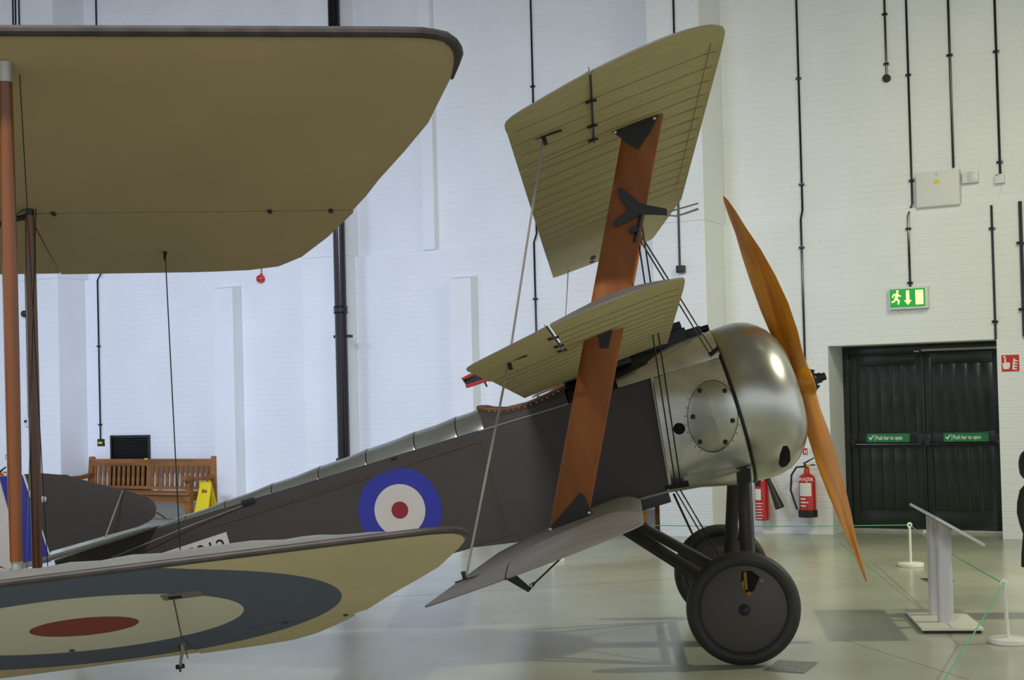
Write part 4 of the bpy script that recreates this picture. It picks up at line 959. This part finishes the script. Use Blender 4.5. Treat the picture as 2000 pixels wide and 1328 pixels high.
# ------------------------------------------------------------------ wooden bench
def bench(label, pos):
    t = wthing('garden_bench', V(pos)); tag(t, label, 'bench', 'wooden garden benches'); Lb = 2.53; bw = 'bench_wood'
    for x in (0, Lb-.09):
        MB().prism([(x, .0, 0), (x, -.075, 0), (x, -.075, .42), (x, -.03, .93), (x, -.01, .945), (x, .03, .93), (x, .01, .42)], (.09, 0, 0)).build('back_post', bw, t, bevel=.008)
        MB().box((x, -.59, 0), (x+.085, -.51, .64)).build('front_leg', bw, t, bevel=.006)
        MB().prism([(x-.01, -.67, .625), (x-.01, -.65, .69), (x-.01, -.56, .70), (x-.01, -.48, .66), (x-.01, -.2, .665), (x-.01, -.04, .69), (x-.01, -.04, .64), (x-.01, -.2, .61), (x-.01, -.48, .605), (x-.01, -.6, .61)], (.105, 0, 0)).build('armrest', bw, t, bevel=.008)
        MB().box((x+.02, -.55, .33), (x+.07, -.04, .41)).build('side_rail', bw, t, bevel=.006)
    MB().prism([(0.08, -.05, .80), (.08, -.01, .80), (.08, .0, .905), (.08, -.035, .905)], (Lb-.16, 0, 0)).build('top_rail', bw, t, bevel=.006)
    MB().prism([(0.08, -.075, .455), (.08, -.03, .455), (.08, -.03, .50), (.08, -.07, .50)], (Lb-.16, 0, 0)).build('lower_back_rail', bw, t, bevel=.006)
    n = 24; first = None
    for i in range(n):
        x = .125+(Lb-.25-.045)*i/(n-1)
        if i == n//2-1: continue
        if first is None:
            so = MB().prism([(0, -.062, .49), (0, -.045, .49), (0, -.022, .82), (0, -.04, .82)], (.05, 0, 0)).build('back_slat', bw, t, smooth=False); first = so
        else: so = first.copy(); COL.objects.link(so)
        so.location = (x, 0, 0)
    MB().prism([(Lb/2-.06, -.07, .46), (Lb/2-.06, -.04, .46), (Lb/2-.06, -.015, .83), (Lb/2-.06, -.045, .83)], (.09, 0, 0)).build('centre_post', bw, t, bevel=.005)
    for k in range(6):
        MB().box((.0 if k else -.0, -.62+.093*k, .415), (Lb, -.545+.093*k, .437)).build('seat_slat', bw, t, bevel=.004)
    MB().box((.08, -.575, .31), (Lb-.08, -.535, .41)).build('front_rail', bw, t, bevel=.006)
    for x, s in ((.085, 1), (Lb-.085, -1)):
        MB().prism([(x, -.57, .31), (x+s*.22, -.57, .31), (x+s*.16, -.57, .275), (x+s*.10, -.57, .265), (x+s*.05, -.57, .21), (x, -.57, .17)], (0, .03, 0)).build('corner_brace', bw, t, smooth=False, bevel=.004)
    return t
b1 = bench('brown slatted wooden bench under the black louvre vent', (-11.55, -.19, 0))
MB().box((1.16, -.045, .895), (1.22, -.03, .915)).build('plaque', 'yellow', b1, smooth=False)
bench('wooden bench mostly hidden behind the triplane, left of the white pier', (-2.06-2.50, -.17, 0))
# wet floor sign
ws = wthing('wet_floor_sign', Wl(389, 999, .62) - V((0, 0, .0))); ws.location.z = 0; tag(ws, 'yellow folding wet floor sign beside the bench', 'warning sign')
def wfs(sgn):
    m = MB(); H_ = .60; o = .16
    P_ = lambda x, z: (x, sgn*o*(1-z/H_), z)
    outer = [(0, 0), (.27, 0), (.235, H_), (.16, H_), (.155, H_-.015), (.11, H_-.015), (.105, H_), (.035, H_)]
    hole = [(.085, .44), (.185, .44), (.185, .49), (.085, .49)]
    quads = [[(0, 0), (.27, 0), (.245, .44), (.026, .44)], [(.026, .44), (.085, .44), (.085, .49), (.029, .49)], [(.185, .44), (.245, .44), (.242, .49), (.185, .49)], [(.029, .49), (.242, .49), (.235, H_), (.035, H_)]]
    for q in quads: m.prism([P_(*p) for p in q], (0, -.012*sgn, 0))
    for a, b in ((.05, .085), (.185, .22)): m.box((a, -.012, H_-.005), (b, .012, H_+.02))
    m.build('sign_panel', 'yellow', ws, smooth=False)
wfs(-1); wfs(1)

# ------------------------------------------------------------------ lectern, barrier, floor plates
hd = V((.137, .9906, 0)); pd = V((.9906, -.137, 0)); lcn = V((3.005, 9.84, 0))
LM = Matrix(((pd.x, hd.x, 0, lcn.x), (pd.y, hd.y, 0, lcn.y), (0, 0, 1, 0), (0, 0, 0, 1)))
lt = empty('information_lectern', LM); tag(lt, 'silver information lectern with sloping board on two posts', 'lectern')
MB().box((-.205, -.43, .022), (.205, .43, .038)).build('base_plate', 'plate_white', lt, bevel=.003); MB().box((-.19, -.41, 0), (.19, .41, .022)).build('base_plinth', 'black_paint', lt, smooth=False)
bt = R(31); bc = V((.035, 0, .70)); bx = V((math.cos(bt), 0, -math.sin(bt))); bn_ = V((math.sin(bt), 0, math.cos(bt)))
for y, x in ((.16, -.01), (-.15, .0)):
    m = MB(); rings = []
    for z in (.036, None):
        R_ = []
        for i in range(24):
            a = 2*math.pi*i/24; px_, py_ = x+.055*math.copysign(abs(math.cos(a))**.7, math.cos(a)), y+.03*math.copysign(abs(math.sin(a))**.7, math.sin(a))
            zz = z if z is not None else bc.z-(px_-bc.x)*math.tan(bt)-.005
            R_.append((px_, py_, zz))
        rings.append(R_)
    m.loft(rings); m.build('post', 'alu_post', lt)
m = MB(); P_ = []
for sx in (-1, 1):
    for sy in (-1, 1):
        for sn in (0, 1): P_.append(bc+bx*sx*.18+V((0, sy*.60, 0))+bn_*(.02*sn))
m.add(P_, [(0, 1, 3, 2), (4, 6, 7, 5), (0, 4, 5, 1), (2, 3, 7, 6), (0, 2, 6, 4), (1, 5, 7, 3)]); m.build('board', 'alu_post', lt, bevel=.003)
m = MB(); q = bn_*.0215; m.add([bc+bx*-.165+V((0, -.57, 0))+q, bc+bx*.165+V((0, -.57, 0))+q, bc+bx*.165+V((0, .57, 0))+q, bc+bx*-.165+V((0, .57, 0))+q], [(0, 1, 2, 3)]); m.build('printed_panel', 'sign_white', lt, smooth=False)
# rope barrier
def stanchion(label, p, lean=(0, 0)):
    t = empty('rope_stanchion', Matrix.Translation(p)); tag(t, label, 'barrier post', 'low white rope barrier posts')
    MB().lathe([(0, .0005), (0, .115), (.004, .12), (.03, .12), (.036, .112), (.04, .0005)], (0, 0, 0), (0, 0, 1), 40).build('base', 'stanchion_white', t)
    top = V((lean[0], lean[1], .375)); MB().tube([(0, 0, .03), top], .0125, 12).build('post', 'stanchion_white', t)
    MB().tube([top+V((math.cos(a)*.018, 0, .012+math.sin(a)*.018)) for a in [2*math.pi*i/14 for i in range(15)]], .009, 8).build('ring', 'stanchion_white', t)
    return V(p)+top+V((0, 0, .012))
rA = stanchion('low white rope barrier post in front of the green doors', ground(1779, 1106))
rB = stanchion('low white rope barrier post at the right edge beside the lectern', ground(1970, 1256), (-.02, 0))
rC = stanchion('low white rope barrier post hidden behind the lower wing', ground(1080, 1096))
rD = stanchion('low white rope barrier post just below the picture at right', ground(1690, 1560, .387)-V((0, 0, .387)))
for p, q, lab in ((rC, rA, 'green barrier rope running behind the wheels'), (rA, rB, 'green barrier rope passing behind the lectern'), (rB, rD, 'green barrier rope running towards the lower right corner')):
    dv = (q-p).normalized()*.03; p, q = p+dv, q-dv; o = MB().tube([p.lerp(q, i/8)-V((0, 0, .02*math.sin(math.pi*i/8))) for i in range(9)], .0045, 6).build('barrier_rope', 'rope_green'); tag(o, lab, 'rope', 'green barrier ropes')
# tread plate and drain cover
c = [ground(x, y) for x, y in ((1490, 1310), (1520, 1290), (1598, 1295), (1570, 1315))]
o = empty('tread_plate', Matrix.Translation(c[0])); tag(o, 'small patterned steel tread plate on the floor beside the wheel', 'floor plate')
e1, e2 = (c[3]-c[0]), (c[1]-c[0])
MB().prism([V((0, 0, .001)), e1+V((0, 0, .001)), e1+e2+V((0, 0, .001)), e2+V((0, 0, .001))], (0, 0, .004)).build('plate', 'tread_steel', o, smooth=False)
m = MB(); u1, u2 = e1.normalized(), e2.normalized()
for i in range(9):
    for j in range(12):
        p = e1*((i+.6)/9.3)+e2*((j+.5)/12.2); d = (u1+u2 if (i+j) % 2 else u1-u2).normalized()*.011; s = d.cross(ZZ).normalized()*.003
        m.add([p-d+V((0, 0, .005)), p-s+V((0, 0, .0055)), p+d+V((0, 0, .005)), p+s+V((0, 0, .0055)), p+V((0, 0, .0075))], [(0, 1, 4), (1, 2, 4), (2, 3, 4), (3, 0, 4)])
tr_ = m.build('tread_stud', 'tread_steel', o, smooth=False); tr_['kind'] = 'stuff'
p, q = ground(1795, 1130), ground(1830, 1138)
o = empty('drain_cover', Matrix.Translation(p)); tag(o, 'small dark steel drain cover in the floor behind the lectern', 'drain cover')
MB().box((0, -.25, .0005), (.24, 0, .004)).build('plate', 'tread_steel', o, smooth=False)
for k in range(6): MB().box((.02+.036*k, -.235, .004), (.035+.036*k, -.015, .006)).build('bar', 'dark_steel', o, smooth=False)

# ------------------------------------------------------------------ person in black at the right edge
pp0 = V(((2033-1000)/FPX*10.05, 10.05, 0)); per = empty('person', Matrix.Translation(pp0)); tag(per, 'small person in a black hooded coat standing at the right edge', 'person')
def skin_body(name, joints, edges, material, parent, root=0, sub=2):
    me = bpy.data.meshes.new(name); me.from_pydata([j[0] for j in joints], edges, []); o = bpy.data.objects.new(name, me); COL.objects.link(o); o.parent = parent
    me.materials.append(MATS[material]); o.modifiers.new('skin', 'SKIN'); sv = me.skin_vertices[0].data
    for i, j in enumerate(joints): sv[i].radius = j[1] if isinstance(j[1], tuple) else (j[1], j[1]); sv[i].use_root = (i == root)
    s = o.modifiers.new('sub', 'SUBSURF'); s.levels = sub; s.render_levels = sub
    dg = bpy.context.evaluated_depsgraph_get(); me2 = bpy.data.meshes.new_from_object(o.evaluated_get(dg)); o.modifiers.clear(); o.data = me2
    for p in me2.polygons: p.use_smooth = True
    return o
J = [((0, 0, .60), (.10, .08)), ((0, 0, .78), (.10, .08)), ((0, 0, .90), (.115, .075)), ((-.03, 0, .985), (.045, .045)), ((-.065, -.005, 1.06), (.07, .08)), ((-.065, 0, 1.14), (.068, .08)), ((-.065, 0, 1.185), (.035, .04)),
     ((-.13, 0, .90), .045), ((-.16, -.02, .74), .034), ((-.15, -.10, .60), .026), ((-.148, -.12, .56), .022),
     ((.13, 0, .90), .045), ((.17, .0, .74), .038), ((.16, -.06, .58), .028), ((.16, -.07, .54), .024),
     ((-.065, 0, .55), .07), ((-.07, -.01, .31), .048), ((-.07, .01, .07), .035), ((-.075, -.10, .03), .03),
     ((.065, 0, .55), .07), ((.07, .0, .31), .048), ((.07, .02, .07), .035), ((.075, -.09, .03), .03)]
EJ = [(0, 1), (1, 2), (2, 3), (3, 4), (4, 5), (5, 6), (2, 7), (7, 8), (8, 9), (9, 10), (2, 11), (11, 12), (12, 13), (13, 14), (0, 15), (15, 16), (16, 17), (17, 18), (0, 19), (19, 20), (20, 21), (21, 22)]
body = skin_body('body', J, EJ, 'skin', per)
for sd, hx in ((-1, J[10][0]), (1, J[14][0])):      # hands with five fingers
    h = V(hx)
    for k, (ln, a) in enumerate(((.045, -.018), (.052, -.006), (.05, .006), (.04, .018))):
        MB().tube([h+V((0, a, -.01)), h+V((0, a, -.03)), h+V((-sd*.006, a, -.035-ln*.5)), h+V((-sd*.016, a, -.035-ln*.8))], [.007, .0065, .006, .004], 8).build('finger', 'skin', per)
    MB().tube([h+V((-sd*.01, -.02, 0)), h+V((-sd*.015, -.035, -.02)), h+V((-sd*.018, -.038, -.04))], [.008, .007, .005], 8).build('thumb', 'skin', per)
m = MB(); rings = []
for z, rx, ry in ((.36, .19, .15), (.45, .182, .145), (.60, .16, .135), (.74, .15, .12), (.86, .16, .115), (.93, .15, .10), (.975, .085, .08), (.995, .06, .07)):
    rings.append([(rx*math.cos(a)*(1+.03*math.sin(5*a+z*9)), ry*math.sin(a), z) for a in [2*math.pi*i/28 for i in range(28)]])
m.loft(rings, caps=False); m.build('coat', 'coat_black', per)
for sd in (-1, 1):
    m = MB(); m.tube([(sd*.10, 0, .93), (sd*.135, 0, .89), (sd*.155, -.005, .82), (sd*.163, -.01, .75), (sd*.163, -.04, .69), (sd*.160, -.07, .64), (sd*.15, -.10, .585)], [.05, .053, .052, .05, .047, .045, .042], 14); m.build('coat_sleeve', 'coat_black', per)
    m = MB(); m.tube([(sd*.065, 0, .58), (sd*.07, -.005, .31), (sd*.07, .01, .08)], [.085, .066, .055], 14); m.build('trouser_leg', 'coat_black', per)
    m = MB(); m.tube([(sd*.072, .05, .035), (sd*.075, -.03, .04), (sd*.078, -.13, .03)], [.04, .045, .03], 12); m.v = [(x, y, max(z, .001)) for x, y, z in m.v]; m.build('shoe', 'black_paint', per)
m = MB(); prof_ = [(.97, .075), (1.0, .085), (1.03, .091), (1.06, .096), (1.09, .098), (1.12, .097), (1.15, .091), (1.175, .081), (1.195, .063), (1.208, .042), (1.214, .02), (1.216, .001)]
rings = [[(-.078*min(1, (z-.95)/.06)+r_*math.sin(a), .012+r_*1.08*math.cos(a), z) for a in [-2.45+4.9*i/24 for i in range(25)]] for z, r_ in prof_]
m.loft(rings, closed=False, caps=False); m.build('hood', 'coat_black', per)
MB().tube([(-.065, -.075, 1.075), (-.065, -.098, 1.055), (-.065, -.085, 1.045)], [.006, .011, .008], 8).build('nose', 'skin', per)
for sd in (-1, 1):
    MB().lathe([(0, .0005), (.002, .008), (.006, .006), (.008, .0005)], (-.065+sd*.028, -.083, 1.085), (0, -1, 0), 10).build('eye', 'pale_ink', per)
    MB().lathe([(-.006, .004), (0, .018), (.008, .014), (.01, .0005)], (-.065+sd*.072, 0, 1.075), (sd, 0, 0), 12).build('ear', 'skin', per)
MB().tube([(-.087, -.082, 1.025), (-.065, -.088, 1.023), (-.043, -.082, 1.025)], .004, 8).build('mouth', 'red', per)
MB().loft([[(-.065+.078*math.sin(a)*k, .005+.088*math.cos(a)*k, z) for a in [-1.9+3.8*i/16 for i in range(17)]] for z, k in ((1.06, 1), (1.12, 1.0), (1.17, .8), (1.195, .45))], closed=False, caps=False).build('hair', 'hair_dark', per)
